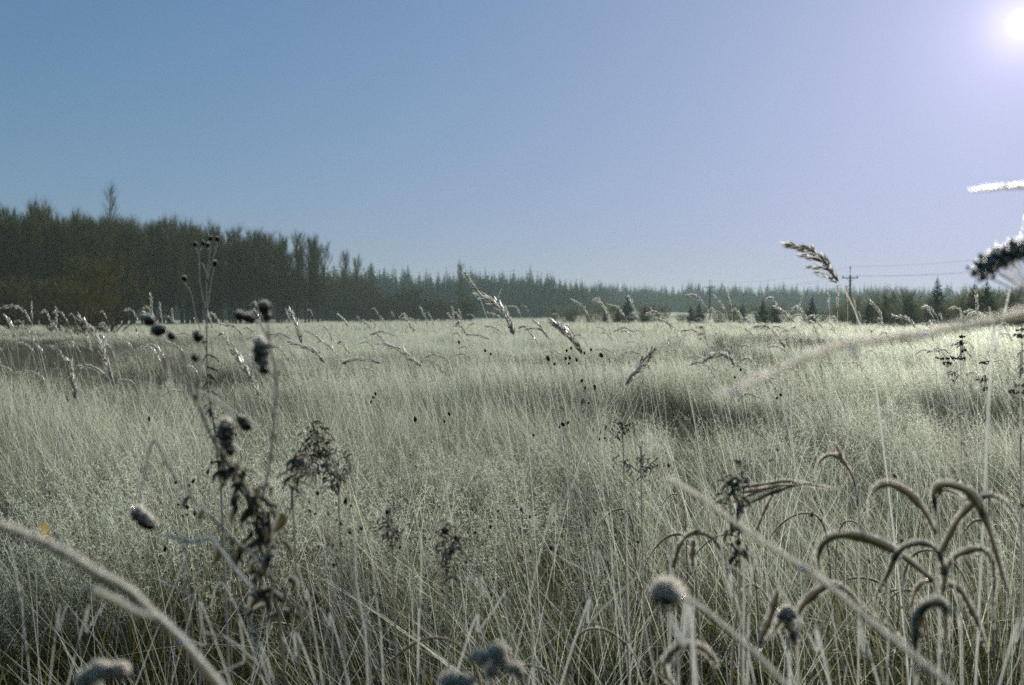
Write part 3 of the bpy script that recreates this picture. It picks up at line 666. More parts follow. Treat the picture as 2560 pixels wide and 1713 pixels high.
SM = {2: [[(115, 485), (160, 520), (190, 570)], [(345, 610), (400, 595), (490, 625)], [(155, 800), (210, 775), (330, 780), (400, 805)], [(430, 680), (520, 710), (600, 775), (670, 830)], [(360, 675), (430, 680), (480, 700)],
   [(690, 760), (750, 745), (820, 775)], [(875, 750), (930, 740), (980, 770)], [(970, 615), (1040, 620), (1110, 650)], [(1095, 475), (1150, 490), (1200, 540)], [(1225, 430), (1280, 440), (1310, 500)],
   [(1640, 390), (1710, 430), (1750, 500)], [(1800, 390), (1860, 450), (1880, 540)], [(1870, 420), (1940, 440), (1990, 510)], [(2010, 370), (2040, 430), (2080, 520)], [(2155, 450), (2180, 500), (2200, 570)],
   [(2185, 505), (2250, 530), (2300, 570)], [(1385, 520), (1440, 570), (1480, 640)], [(1350, 575), (1440, 580), (1500, 650)], [(1500, 720), (1540, 755), (1580, 800)], [(395, 500), (415, 530), (435, 580)],
   [(540, 505), (600, 515), (630, 545)], [(650, 435), (680, 490), (700, 560)], [(705, 475), (725, 510), (740, 560)], [(835, 480), (855, 510), (870, 560)], [(860, 430), (867, 480), (870, 540)], [(905, 455), (915, 500), (925, 570)],
   [(1075, 560), (1130, 565), (1180, 600)], [(1920, 590), (1980, 570), (2050, 600)], [(1180, 320), (1160, 370), (1140, 420)], [(1000, 540), (965, 560), (935, 610)], [(30, 560), (60, 600), (80, 660)], [(265, 835), (310, 835), (355, 860)]],
 1: [[(1450, 1070), (1520, 1080), (1580, 1140)], [(765, 1160), (830, 1190), (875, 1250)], [(980, 875), (985, 940), (990, 1000)], [(1760, 1135), (1830, 1130), (1900, 1165)], [(2200, 1005), (2240, 1040), (2265, 1085)],
   [(110, 1195), (170, 1200), (230, 1260)], [(330, 1210), (390, 1250), (420, 1310)], [(30, 1010), (80, 1080), (105, 1160)], [(1080, 1180), (1150, 1210), (1200, 1260)], [(0, 1340), (60, 1360), (100, 1400)],
   [(1060, 1535), (1120, 1500), (1200, 1510)], [(770, 1430), (840, 1435), (880, 1460)], [(505, 1345), (600, 1345), (690, 1400)], [(1120, 970), (1125, 1020), (1132, 1075)], [(1040, 930), (1045, 980), (1055, 1040)],
   [(1345, 975), (1370, 1040), (1385, 1100)], [(1990, 1110), (2050, 1140), (2095, 1185)], [(205, 930), (208, 980), (212, 1040)], [(365, 960), (368, 1020), (372, 1080)], [(225, 1190), (270, 1240), (300, 1300)], [(1860, 970), (1875, 1010), (1890, 1050)],
   [(470, 1100), (475, 1160), (478, 1230)], [(565, 1130), (585, 1200), (600, 1260)], [(880, 1075), (900, 1130), (915, 1200)], [(2110, 1190), (2160, 1225), (2200, 1280)], [(1190, 1340), (1250, 1350), (1290, 1390)]],
 3: [[(150, 880), (210, 885), (270, 950)], [(720, 955), (800, 1000), (850, 1060)], [(600, 1075), (680, 1090), (760, 1170), (790, 1230)], [(1495, 1015), (1580, 1030), (1645, 1100)], [(1340, 915), (1400, 980), (1420, 1050)],
   [(1680, 1065), (1730, 1070), (1770, 1090)], [(2030, 850), (2035, 920), (2040, 1020)], [(1970, 1020), (2030, 990), (2110, 1030)], [(900, 880), (885, 930), (872, 1000)], [(415, 860), (430, 910), (440, 960)], [(465, 970), (500, 1020), (520, 1080)],
   [(1640, 1260), (1690, 1235), (1745, 1250)], [(560, 1440), (640, 1390), (720, 1430)], [(485, 1560), (540, 1520), (620, 1550)], [(1235, 905), (1245, 950), (1252, 1000)], [(1190, 815), (1192, 870), (1195, 930)], [(320, 880), (360, 920), (400, 980)],
   [(5, 1040), (40, 1060), (80, 1110)], [(130, 1110), (190, 1105), (250, 1150)], [(530, 1100), (570, 1130), (600, 1180)], [(690, 1085), (750, 1085), (810, 1120)], [(1070, 870), (1075, 920), (1078, 980)], [(1130, 820), (1131, 900), (1130, 980)],
   [(1760, 1230), (1790, 1225), (1815, 1250)], [(1690, 1110), (1720, 1110), (1750, 1130)], [(2185, 1130), (2240, 1135), (2270, 1180)], [(2155, 1310), (2200, 1305), (2240, 1345)], [(1930, 965), (1935, 1010), (1938, 1060)], [(2120, 960), (2122, 1000), (2124, 1050)], [(840, 1020), (880, 1010), (920, 1060)]]}
for reg, ls in SM.items():
    for a in ls:
        d = auto_d(reg, a, 0.13 if a[0][1] > 500 else 0.16)
        tb = R(reg, a, d)
        for p in tb: p.z = min(p.z, 2.05)
        plume(tb, [tb[-1] + (tb[-1] - tb[-2]) * 0.5 + Vector((0, 0, -0.05))], d, 'slender frosted stalk with a small nodding seed head out in the field', max(.009, .05 * sum((tb[q] - tb[q + 1]).length for q in range(len(tb) - 1))), 'nodding seed head stalks in the field', 120)
# further ones between and beyond, placed by chance
base_sets = []
for k in range(8):
    random.seed(900 + k); H = random.uniform(1.25, 1.65); nod = random.uniform(0.05, 0.22)
    tip = Vector((-nod, random.uniform(-.05, .05), H)); tb = [tip, tip + Vector((nod * .45, 0, 0.012)), tip + Vector((nod * .8, 0, -.03)), tip + Vector((nod * .8 + .05, 0, -.11))]
    e = plume(tb, [tb[-1] + Vector((.04, 0, -.12))], 8, 'slender frosted stalk with a small nodding seed head out in the field', 0.015, 'nodding seed head stalks in the field', 120, sw=0.0018)
    for ch in e.children:
        for v in ch.data.vertices: v.co = v.co + e.location - Vector((e.location.x, 0, 0))
    base_sets.append(e)
random.seed(77)
spots = []
for i in range(185):
    t_ = random.random()
    d = random.uniform(7.5, 12) if t_ < .4 else random.uniform(12, 24)
    x_ = random.uniform(-0.47, 0.47) * d
    if -0.1 < x_ / d < 0.1 and random.random() < .4: x_ += 0.25 * d
    spots.append((x_, d))
for i, (x_, d) in enumerate(spots):
    src = base_sets[i % 8]
    if i < 8: e = src
    else:
        e = src.copy(); COL.objects.link(e)
        for ch in src.children:
            c = ch.copy(); COL.objects.link(c); c.parent = e
    e.location = (x_, d, gz(x_, d)); e.rotation_euler.z = random.gauss(0, .5); e.scale = (1, 1, random.uniform(.82, 1.05))
# ------------------------------------------------------------------ thistles and other hero plants
def bloom(hd, c, r, axis, spiky=1.0, frost=0.1):
    """dried thistle head: dark bracted cup with a frosted tuft on top"""
    hd.blob(c, r, frost - .15, 0.45, 0.26, axis, 1.2, 10, 8)
    ax = axis.normalized()
    for _ in range(46):                                    # bracts
        d = (Vector((random.gauss(0, 1), random.gauss(0, 1), random.gauss(0, 1)))).normalized()
        if d.dot(ax) > .75: continue
        p = c + d * r * 0.98; e = (d + ax * 0.9).normalized(); sd = e.cross(d); sd = sd.normalized() * r * .11 if sd.length > 1e-3 else Vector((r * .1, 0, 0))
        b = len(hd.v); hd.v += [p - sd, p + sd, p + e * r * .45 * spiky]; f_ = .6 * max(0, d.z); hd.fr += [f_, f_, f_ + .4]; hd.sh += [.3] * 3; hd.f.append((b, b + 1, b + 2))
def tuft_top(rm, c, r, axis, n=70):
    ax = axis.normalized()
    for _ in range(n):
        d = (ax * 1.0 + Vector((random.gauss(0, .5), random.gauss(0, .5), random.gauss(0, .5) + .25))).normalized()
        p = c + d * r * 0.9; sd = d.cross(Vector((random.gauss(0, 1), random.gauss(0, 1), random.gauss(0, 1)))).normalized() * r * .07; s2 = d.cross(sd).normalized() * r * .07
        b = len(rm.v); rm.v += [p - sd, p + sd, p + d * r * random.uniform(.35, .8)]; rm.fr += [.9] * 3; rm.sh += [.5] * 3
        rm.f += [(b, b + 1, b + 2)]
def frost_shell(rm, c, r, n=220, ln=0.55, up=0.25):
    for _ in range(n):
        d = Vector((random.gauss(0, 1), random.gauss(0, 1), random.gauss(0, 1))).normalized()
        if d.z < up - 0.35 * random.random(): continue
        p = c + d * r * .9; e = (d * .8 + Vector((random.gauss(0, .35), random.gauss(0, .35), .55 + random.gauss(0, .35)))).normalized()
        sd = e.cross(Vector((random.gauss(0, 1), random.gauss(0, 1), random.gauss(0, 1)))).normalized() * r * .05; s2 = e.cross(sd).normalized() * r * .05
        b = len(rm.v); rm.v += [p - sd * 1.3, p + sd * 1.3, p + e * r * ln * random.uniform(.4, 1.3)]; rm.fr += [1] * 3; rm.sh += [.5] * 3
        rm.f += [(b, b + 1, b + 2)]
def head_part(e, c, r, axis, label=None):
    r = r * .62
    hd = MB(); bloom(hd, c, r, axis); o = hd.build('flower_head', M['dark'], e)
    rm = MB(); tuft_top(rm, c, r, axis, 60); frost_shell(rm, c, r, 150, .6, .5)
    q = rm.build('frost_cap', M['rime'], e); q.parent = o
    if label: o['label'] = label
    return o
def curl(mb, p, size, wd, frost=.12, edge=.6, seed_dir=None):
    """one shrivelled, curled leaf hanging from p"""
    d = seed_dir or Vector((random.gauss(0, 1), random.gauss(0, 1), random.uniform(-.2, .8))).normalized()
    pts = [p]; cur = Vector((random.gauss(0, .5), random.gauss(0, .5), -1.0)).normalized()
    for i in range(7):
        d = (d + cur * .38 + Vector((random.gauss(0, .12),) * 3)).normalized(); pts.append(pts[-1] + d * size / 7)
    mb.leaf(pts, lambda u: wd * (math.sin(math.pi * min(.98, .12 + .88 * u)) ** .7 + .05), frost, edge, random.uniform(.4, 1.1), Vector((random.gauss(0, 1), random.gauss(0, 1), random.gauss(0, 1))), random.uniform(0, .6), random.uniform(-2.5, 2.5))
def stem_mb(mb, pts, r0, r1, seg=24, frost=.35, needles=0):
    c = catmull(pts, seg); mb.tube(c, lambda u: r0 + (r1 - r0) * u, 6, frost, .35)
    if needles: mb.needles(c, needles, .0035, (r0 + r1) / 2, .0006, .8)
    return c

random.seed(31)
# --- the near thistle on the left, out of focus
d = 1.55
base_p = R(7, [(890, 985), (905, 1150), (935, 1300), (925, 1500)], d); foot = R(4, [(1850, 1500)], d)[0]
g_ = Vector((foot.x + .03, foot.y + .05, 0))
th = empty('thistle', g_, 'tall dried thistle at front left with many frosted heads and a dark leafy stalk', 'thistle')
mb = MB(); main = stem_mb(mb, R(7, [(740, 690), (830, 850)], d) + base_p + [foot, g_], .0018, .0036, 40, .15, 80)
sA = stem_mb(mb, R(1, [(1150, 1160), (1185, 1260), (1220, 1400), (1260, 1540)], d) + R(7, [(600, 500), (700, 660), (830, 900), (890, 985)], d), .0013, .0022, 34, .3, 140)
sC = stem_mb(mb, R(1, [(1745, 1060), (1755, 1200), (1785, 1340), (1800, 1500)], d - .05) + R(7, [(1008, 330), (998, 500), (950, 820), (890, 985)], d), .0013, .0024, 34, .3, 140)
stem_mb(mb, R(1, [(1660, 1040), (1720, 1110), (1750, 1180)], d - .05), .0011, .0013, 8)
stem_mb(mb, R(1, [(1700, 1380), (1760, 1380), (1790, 1430)], d - .05), .0011, .0013, 8)
sD = stem_mb(mb, R(7, [(120, 950), (165, 720), (210, 545), (250, 560), (330, 720), (500, 940), (640, 1070), (760, 1190), (850, 1260), (915, 1350)], d - .1), .0011, .002, 34, .35, 160)
sE = stem_mb(mb, R(7, [(310, 1150), (440, 1190), (590, 1170), (650, 1230), (760, 1380), (860, 1490)], d - .15), .0015, .0024, 24, .8, 300)
sF = stem_mb(mb, R(7, [(505, 200), (560, 225), (650, 280), (740, 350)], d + .1), .0012, .0016, 10, .9, 90)
sG = stem_mb(mb, R(1, [(1290, 1200), (1300, 1350), (1290, 1480)], d) + R(7, [(505, 130), (510, 250), (640, 600), (740, 690)], d), .0011, .0018, 20)
sH = stem_mb(mb, R(1, [(1095, 1260), (1150, 1400), (1230, 1470)], d), .001, .0013, 8)
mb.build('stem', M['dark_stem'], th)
X = Vector
for reg, c, r, ax, lb in ((1, (970, 1045), .0115, (-.8, -.1, .5), None), (1, (1030, 1110), .0125, (-1, -.2, .1), 'drooping frosted head'), (1, (1115, 1145), .0085, (-.5, -.2, .8), None), (1, (1285, 1150), .0105, (-.1, -.1, 1), None),
                      (1, (1560, 1015), .0095, (-.7, 0, .4), None), (1, (1620, 1030), .0105, (-1, -.2, .2), None), (1, (1720, 965), .0125, (.1, 0, 1), 'upright frosted head'), (1, (1740, 1020), .008, (.2, 0, 1), None),
                      (1, (1270, 1285), .0075, (0, 0, 1), None), (7, (820, 425), .0115, (-.8, -.1, 1), None), (7, (795, 395), .010, (-.8, 0, .8), None)):
    p = R(reg, [c], d - .02)[0]; head_part(th, p, r, X(ax), lb)
# long fluffy hanging heads
for reg, pts, r, lb in ((1, [(1690, 1215), (1700, 1290), (1720, 1365)], .0115, 'long shaggy hanging head'), (7, [(690, 440), (695, 510), (720, 590)], .0115, 'long dark upright head'), (7, [(120, 1010), (160, 1050), (200, 1080)], .0105, 'ragged dark head bent to the left')):
    c = R(reg, pts, d - .05); hd = MB()
    for i, q in enumerate(catmull(c, 4)): hd.blob(q, r * .78 * (1, 1.05, 1, .9, .7)[i], .1, .5, .45)
    o = hd.build('flower_head', M['dark'], th); o['label'] = lb
    rm = MB(); tuft_top(rm, c[0], r, X((0, 0, 1)), 60)
    for q in c: frost_shell(rm, q, r, 150)
    q = rm.build('frost_cap', M['rime'], th); q.parent = o
lf = MB()
for i in range(115):
    x_ = random.random(); k = int(x_ * 39); p = main[k]
    z = p.z
    if z < .35: continue
    curl(lf, p + Vector((random.gauss(0, .011), random.gauss(0, .008), 0)), random.uniform(.014, .046), random.uniform(.005, .012))
for st_ in (sA[20:], sC[22:], sD[18:], sG[12:]):
    for i in range(9):
        curl(lf, random.choice(st_), random.uniform(.012, .035), random.uniform(.003, .008))
for st_ in (sA[:20], sC[:22], sD[:18]):
    for i in range(5): curl(lf, random.choice(st_), .010, .003, .4)
for reg, c, sz in ((1, (1055, 1280), .036), (7, (640, 1180), .04), (7, (720, 1240), .04), (7, (1060, 1000), .03), (7, (930, 980), .05), (7, (960, 1020), .05)):
    curl(lf, R(reg, [c], d)[0], sz, .014, .1, .4, Vector((.1, 0, -1)))
lf.build('foliage', M['leaf'], th)

# --- the thinner thistle behind it with small round heads
d = 2.4
hs = [(1270, 550), (1320, 542), (1352, 553), (1370, 508), (1415, 514), (1400, 672), (1200, 770)]
foot = R(7, [(665, 950)], d)[0]; g_ = Vector((foot.x + .04, foot.y, 0))
th = empty('thistle', g_, 'slender taller thistle with small round frosted heads against the dark birch stand', 'thistle')
mb = MB(); m1 = stem_mb(mb, R(1, [(1345, 740), (1345, 1000), (1350, 1400), (1362, 1560)], d) + R(7, [(592, 300), (620, 470), (650, 780), (665, 950)], d) + [g_], .0016, .0034, 44, .3, 120)
for pts in ([(1272, 565), (1298, 650), (1300, 780), (1320, 890), (1345, 1000)], [(1320, 560), (1300, 600)], [(1352, 565), (1365, 600)], [(1372, 530), (1362, 650), (1345, 740)], [(1415, 535), (1400, 600), (1372, 690), (1345, 800)],
            [(1400, 690), (1380, 760), (1365, 870), (1350, 980)], [(1200, 800), (1245, 870), (1270, 1000), (1300, 1090), (1345, 1250)], [(1318, 680), (1335, 720), (1345, 760)], [(1500, 1560), (1420, 1450), (1360, 1380)]):
    stem_mb(mb, R(1, pts, d), .0009, .0013, 12, .35, 25)
mb.build('stem', M['dark_stem'], th)
for c in hs: head_part(th, R(1, [c], d)[0], .0078 if c[1] > 600 else .0070, X((random.uniform(-.3, .3), 0, 1)))
lf = MB()
for i in range(30):
    q = m1[random.randint(6, 36)]; curl(lf, q, random.uniform(.012, .04), random.uniform(.003, .008), .2)
lf.build('foliage', M['leaf'], th)

# --- dark leafy weeds
def weed(label, paths, d, n, sz, blobs=(), wd=.006):
    c0 = R(paths[0][0], paths[0][1], d); g_ = Vector((c0[-1].x + .03, c0[-1].y + .03, 0))
    e = empty('withered_weed', g_, label, 'weed'); mb = MB(); allp = []
    for i, (rg, pts) in enumerate(paths):
        p3 = R(rg, pts, d) + ([g_] if i == 0 else [])
        allp.append(stem_mb(mb, p3, .0011, .002 if i == 0 else .0014, 20, .25, 40))
    mb.build('stem', M['dark_stem'], e); lf = MB()
    for i in range(n):
        a = allp[0] if (len(allp) == 1 or random.random() < .3) else random.choice(allp[1:]); q = a[random.randint(0, 11 if a is allp[0] else 20)]
        curl(lf, q + Vector((random.gauss(0, .01), random.gauss(0, .01), random.gauss(0, .01))), random.uniform(.4, 1) * sz, random.uniform(.5, 1) * wd, .15, .65)
    lf.build('foliage', M['leaf'], e)
    for rg, c, r in blobs: head_part(e, R(rg, [c], d)[0], r, X((random.uniform(-.3, .3), 0, 1)))
    return e
weed('bushy dark weed with curled little leaves right of the near thistle', [(7, [(1285, 420), (1330, 620), (1390, 800), (1430, 950)]), (7, [(1200, 500), (1260, 600), (1330, 700)]), (7, [(1370, 530), (1370, 650), (1380, 760)]), (7, [(1490, 630), (1460, 720), (1410, 830)]), (7, [(1160, 660), (1240, 680), (1330, 740)]), (7, [(1280, 480), (1290, 560), (1310, 640)])], 2.5, 230, .032)
weed('narrow drooping dark weed between the near thistle and the bushy one', [(7, [(1140, 580), (1160, 700), (1130, 850), (1120, 980), (1140, 1150)]), (7, [(1180, 640), (1165, 720), (1130, 800)])], 2.0, 60, .035, [(7, (1150, 660), .008)])
weed('single dark leafy stalk with a frosted top standing at the bottom centre', [(5, [(815, 560), (820, 700), (830, 850), (825, 1000)]), (5, [(870, 420), (880, 560), (860, 700)]), (5, [(790, 620), (815, 680), (822, 740)]), (5, [(920, 590), (880, 660), (840, 760)])], 2.2, 110, .030, [(5, (815, 555), .010), (5, (885, 600), .007)])
weed('small dark leafy weed with frosty bud left of the bottom centre', [(5, [(440, 430), (445, 540), (470, 650)]), (5, [(400, 490), (430, 540), (450, 600)]), (5, [(520, 500), (490, 560), (460, 640)])], 2.5, 70, .022, [(5, (438, 435), .008)])
weed('crooked dark weed with curled leaves right of centre behind the long blade', [(6, [(470, 110), (480, 250), (480, 400), (470, 560), (490, 700)]), (6, [(400, 200), (440, 240), (480, 300)]), (6, [(390, 400), (430, 330), (470, 290)]), (6, [(480, 610), (470, 700), (450, 760)])], 2.1, 80, .035, [(6, (485, 630), .008)], .008)
weed('tiny leaved dark weed in the pale grass right of centre', [(2, [(1960, 1180), (1970, 1260), (1975, 1400)]), (2, [(1900, 1180), (1940, 1200), (1965, 1240)]), (2, [(2030, 1190), (1990, 1210), (1970, 1260)]), (2, [(1850, 1220), (1900, 1260), (1960, 1300)])], 3.4, 80, .020)
weed('brown weed with thin curled leaves below the pale grass on the right', [(2, [(2110, 1400), (2100, 1480), (2090, 1560)]), (2, [(1950, 1440), (2020, 1470), (2090, 1520)]), (2, [(2200, 1420), (2150, 1460), (2100, 1520)])], 3.0, 60, .024)

# --- small dark bud stalks spread through the frosted grass
bud_mesh = {}
BUDS = [(5, [(55, 450), (135, 510), (195, 565), (265, 540), (50, 650), (140, 640), (165, 360), (780, 400), (1030, 620), (1110, 530), (1365, 465), (1010, 570), (1180, 655), (950, 760), (2070, 630), (1505, 670), (715, 610), (1310, 420), (1160, 430), (520, 665), (90, 780), (1370, 690)], 2.5),
        (2, [(1710, 1050), (1715, 1115), (1580, 1200), (1615, 1190), (1635, 705), (1625, 765), (1600, 770), (1670, 780), (1765, 715), (1830, 750), (360, 1000), (345, 1025), (1705, 915), (1785, 960), (1485, 770), (620, 1165), (1075, 720), (905, 665), (1855, 1290), (1390, 1270), (840, 1130)], 3.9),
        (7, [(575, 730), (480, 790), (365, 800), (380, 945), (440, 960), (490, 1000), (600, 670), (1290, 870), (1475, 930), (1240, 985), (1360, 1000), (1445, 1070), (1500, 1110), (1575, 1100), (1745, 1000), (430, 1180), (295, 1230), (1360, 1200), (190, 385), (1285, 405), (150, 1290), (700, 470)], 2.8),
        (3, [(1940, 1150), (1935, 1190), (1945, 1245), (500, 1365), (745, 1345), (760, 1530)], 3.8), (6, [(1545, 625), (965, 450), (1500, 200), (740, 30), (30, 130)], 2.4)]
def bud_kind(sd):
    random.seed(sd); hd = MB(); r = .0044; bloom(hd, Vector((0, 0, 0)), r, Vector((.1, 0, 1)), 1.2, .1)
    rm = MB(); tuft_top(rm, Vector((0, 0, 0)), r, Vector((0, 0, 1)), 34); frost_shell(rm, Vector((0, 0, 0)), r, 60)
    return (mesh_np('bud', hd.v, hd.f, hd.fr, hd.sh, M['dark']), mesh_np('frost_cap', rm.v, rm.f, rm.fr, rm.sh, M['rime']))
bk = [bud_kind(500 + i) for i in range(5)]
random.seed(63); nb = 0
for rg, ls, d0_ in BUDS:
    for c in ls:
        d = d0_ * random.uniform(.92, 1.08); p = R(rg, [c], d)[0]
        if p.z > 1.45: d *= 1.2; p = R(rg, [c], d)[0]
        g_ = Vector((p.x + random.gauss(.06, .12), p.y + random.gauss(0, .05), 0))
        e = empty('bud_stalk', g_, 'thin stalk with one small dark frost capped bud in the grass', 'wildflower', 'dark budded stalks in the frosted grass')
        st = MB(); stem_mb(st, [p, p.lerp(g_, .4) + Vector((random.gauss(0, .03), 0, 0)), g_], .0006, .0010, 10, .45, 20); st.build('stem', M['dark_stem'], e)
        if nb % 2 == 0:                                    # a side twig with a second, smaller bud
            off = Vector((random.choice((-1, 1)) * random.uniform(.010, .022), 0, -random.uniform(.0, .03)))
            tw_ = MB(); b0 = p.lerp(g_, .08); stem_mb(tw_, [p + off, (p + off).lerp(b0, .5) + Vector((0, 0, -.004)), b0], .0005, .0007, 6, .4, 6)
            tw_.build('side_twig', M['dark_stem'], e); k2 = bk[(nb + 2) % 5]
            o2 = bpy.data.objects.new('bud', k2[0]); COL.objects.link(o2); o2.parent = e; o2.location = p + off - g_; z_ = .62 * d / 2.9; o2.scale = (z_, z_, z_ * 1.2); o2.rotation_euler = (0, random.gauss(0, .4), 1)
            q2 = bpy.data.objects.new('frost_cap', k2[1]); COL.objects.link(q2); q2.parent = o2
        s_ = random.uniform(.6, 1.1) * d / 2.9; k = bk[nb % 5]; nb += 1
        o = bpy.data.objects.new('bud', k[0]); COL.objects.link(o); o.parent = e; o.location = p - g_; o.scale = (s_, s_, s_ * random.uniform(1, 1.5)); o.rotation_euler = (random.gauss(0, .3), random.gauss(0, .4), random.uniform(0, 6))
        q = bpy.data.objects.new('frost_cap', k[1]); COL.objects.link(q); q.parent = o

# --- arching frosted reed leaves, front right
def arch(mb, rm, pts, wd, fr=.15, nn=260, tw=0.0, ln=.0055, seg=34, sh=.15, face=Vector((0, -1, .35)), edge=.5):
    c = catmull(pts, seg); ph = random.uniform(0, 6); mb.leaf(c, lambda u: wd * .88 * (math.sin(math.pi * min(.985, .14 + .86 * u)) ** .75) * (1 + .22 * math.sin(u * 17 + ph) + .12 * math.sin(u * 43 + ph)), fr * .5, edge, .3, face, sh, tw or random.choice((-1, 1)) * random.uniform(.5, 1.7))
    up = []
    rm.needles(c, nn // 10, ln, wd * .15, .0005, .75, 1.0)
    for sgn in (-1, 1):                                   # rime along both margins
        ed = []
        for i, p in enumerate(c):
            t = (c[min(i + 1, len(c) - 1)] - c[max(i - 1, 0)]).normalized(); sd = t.cross(face.normalized()).normalized()
            ed.append(p + sd * sgn * wd * .45 * (math.sin(math.pi * min(.985, .14 + .86 * i / seg)) ** .55))
        rm.needles(ed, int(nn * (1.1 if ed[len(ed) // 3].z > c[len(c) // 3].z else .5)), ln * random.uniform(.8, 1.1), 0, .0007, .9, .8)
    return c
def reed(label, stem, leaves, d, sw=.0022):
    g_ = Vector((stem[-1].x, stem[-1].y, 0)); e = empty('arching_reed', g_, label, 'reed')
    mb = MB(); stem_mb(mb, stem + [g_], sw * .7, sw, 24, .4, 500); mb.build('stem', M['stem'], e)
    for pts, wd, lab in leaves:
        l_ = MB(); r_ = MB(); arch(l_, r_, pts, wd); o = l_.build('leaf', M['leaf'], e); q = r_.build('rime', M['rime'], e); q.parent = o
        if lab: o['label'] = lab
    return e
d = 1.75
reed('large reed with many arching frosted leaves at the front right', R(6, [(1770, 400), (1775, 700), (1780, 1000), (1790, 1400)], d), [
    (R(6, [(1755, 885), (1600, 760), (1450, 660), (1250, 590), (1090, 600), (1010, 680), (1008, 800), (1060, 900)], d, d - .15), .015, 'long leaf looping far to the left'),
    (R(6, [(1770, 580), (1700, 440), (1600, 320), (1480, 258), (1390, 275), (1345, 360), (1335, 560)], d), .013, None),
    (R(6, [(1770, 430), (1757, 320), (1800, 262), (1900, 268), (2000, 320), (2080, 450), (2140, 620), (2200, 830), (2270, 1050)], d, d - .1), .015, 'tallest leaf arching over to the right'),
    (R(6, [(1790, 720), (1850, 600), (1920, 480), (2000, 395), (2070, 345), (2150, 340), (2240, 400), (2310, 520), (2360, 640)], d), .014, None),
    (R(6, [(1780, 700), (1720, 650), (1620, 650), (1530, 700), (1460, 850), (1390, 980), (1370, 1130)], d, d - .1), .012, None),
    (R(6, [(1830, 810), (1900, 725), (2020, 685), (2110, 720), (2150, 850), (2140, 1000), (2140, 1200)], d, d - .1), .014, 'leaf hooked down on the right'),
    (R(6, [(1785, 690), (1820, 800), (1822, 900), (1800, 1020)], d - .02), .012, None),
    (R(6, [(1830, 900), (1930, 950), (2000, 1080), (2060, 1210), (2110, 1350)], d), .013, None),
    (R(6, [(1750, 885), (1670, 910), (1620, 1010), (1620, 1130)], d), .008, None),
    (R(6, [(1765, 410), (1765, 340), (1800, 295), (1850, 300), (1960, 350)], d + .03), .012, None)], d)
d = 1.35
reed('blurred hooked reed leaf low at the right, nearest of the arching ones', R(6, [(1640, 1350), (1640, 1500), (1640, 1620)], d), [(R(6, [(1640, 1380), (1640, 1180), (1690, 1060), (1780, 1025), (1830, 1080), (1832, 1250), (1800, 1420)], d), .014, None)], d)
d = 1.6
reed('low reed with a broad leaf arching left to right under the long blurred blade', R(6, [(890, 1110), (860, 1300), (870, 1560)], d), [
    (R(6, [(870, 1120), (900, 1050), (980, 970), (1080, 920), (1180, 955), (1300, 1080), (1450, 1180), (1570, 1290)], d), .014, None),
    (R(6, [(860, 1300), (820, 1180), (800, 1120), (760, 1140), (690, 1260)], d - .1), .016, None),
    (R(6, [(740, 950), (700, 1100), (650, 1230), (610, 1350)], d), .012, None)], d)
reed('small curly frosted reed at the bottom edge right of the round thistle head', R(6, [(60, 1400), (80, 1500), (90, 1600)], 1.45), [
    (R(6, [(20, 1420), (60, 1340), (150, 1305), (250, 1330), (320, 1400), (345, 1450)], 1.45), .011, None),
    (R(6, [(90, 1600), (10, 1500), (5, 1400), (60, 1350)], 1.45), .007, None)], 1.45)
reed('flattened bundle of frosted leaves lying over to the right behind the long blade', R(6, [(500, 320), (510, 420), (520, 600)], 2.2), [
    (R(6, [(490, 275), (620, 262), (780, 240), (900, 255), (1030, 275), (1170, 295)], 2.2), .010, None), (R(6, [(500, 310), (650, 285), (760, 262), (900, 262)], 2.2), .009, None),
    (R(6, [(560, 372), (700, 312), (800, 275), (900, 256)], 2.2), .010, None), (R(6, [(500, 350), (620, 300), (740, 280), (860, 264)], 2.22), .008, None), (R(6, [(600, 560), (650, 440), (700, 340), (730, 290)], 2.2), .007, None)], 2.2)
reed('taller arching leaf with drooping tip behind the large reed', R(6, [(1240, 250), (1260, 400), (1270, 560)], 2.3), [
    (R(6, [(1245, 270), (1210, 170), (1150, 90), (1080, 65), (1020, 100), (990, 170), (985, 230)], 2.3), .009, None), (R(6, [(1160, 90), (1130, 30), (1100, -10)], 2.3), .009, None)], 2.3)
reed('hooked pair of leaves at the left side of the front reeds', R(6, [(90, 640), (60, 800), (40, 950)], 2.0), [
    (R(6, [(60, 800), (100, 660), (160, 585), (230, 570), (320, 610), (380, 700), (420, 800)], 2.0), .010, None), (R(6, [(190, 620), (185, 720), (190, 830)], 2.0), .012, None)], 2.0)
# scattered arching leaves among the front grass
random.seed(19)
for i in range(20):
    d = random.uniform(2.0, 4.6); px = random.uniform(1650, 2600) if i < 15 else random.uniform(900, 1700)
    p = S(px, 857, d); g_ = Vector((p.x, d, 0)); H = random.uniform(.62, .88) - (.10 if d < 2.2 else 0); e = empty('bent_reed', g_, 'frosted leaf blade bent over in the front grass', 'grass plant', 'bent leaf blades in the front grass')
    a = random.choice((-1, 1)) * random.uniform(.6, 1); q = random.uniform(.1, .22)
    pts = [g_, g_ + X((a * .03, 0, H * .55)), g_ + X((a * q * .4, random.gauss(0, .02), H * .93)), g_ + X((a * q, random.gauss(0, .02), H)), g_ + X((a * q * 1.7, 0, H * .9)), g_ + X((a * q * 2.1, 0, H * .68))]
    l_ = MB(); r_ = MB(); arch(l_, r_, pts, random.uniform(.007, .012), .3, 160); o = l_.build('blade', M['leaf'], e); r_.build('rime', M['rime'], e).parent = o

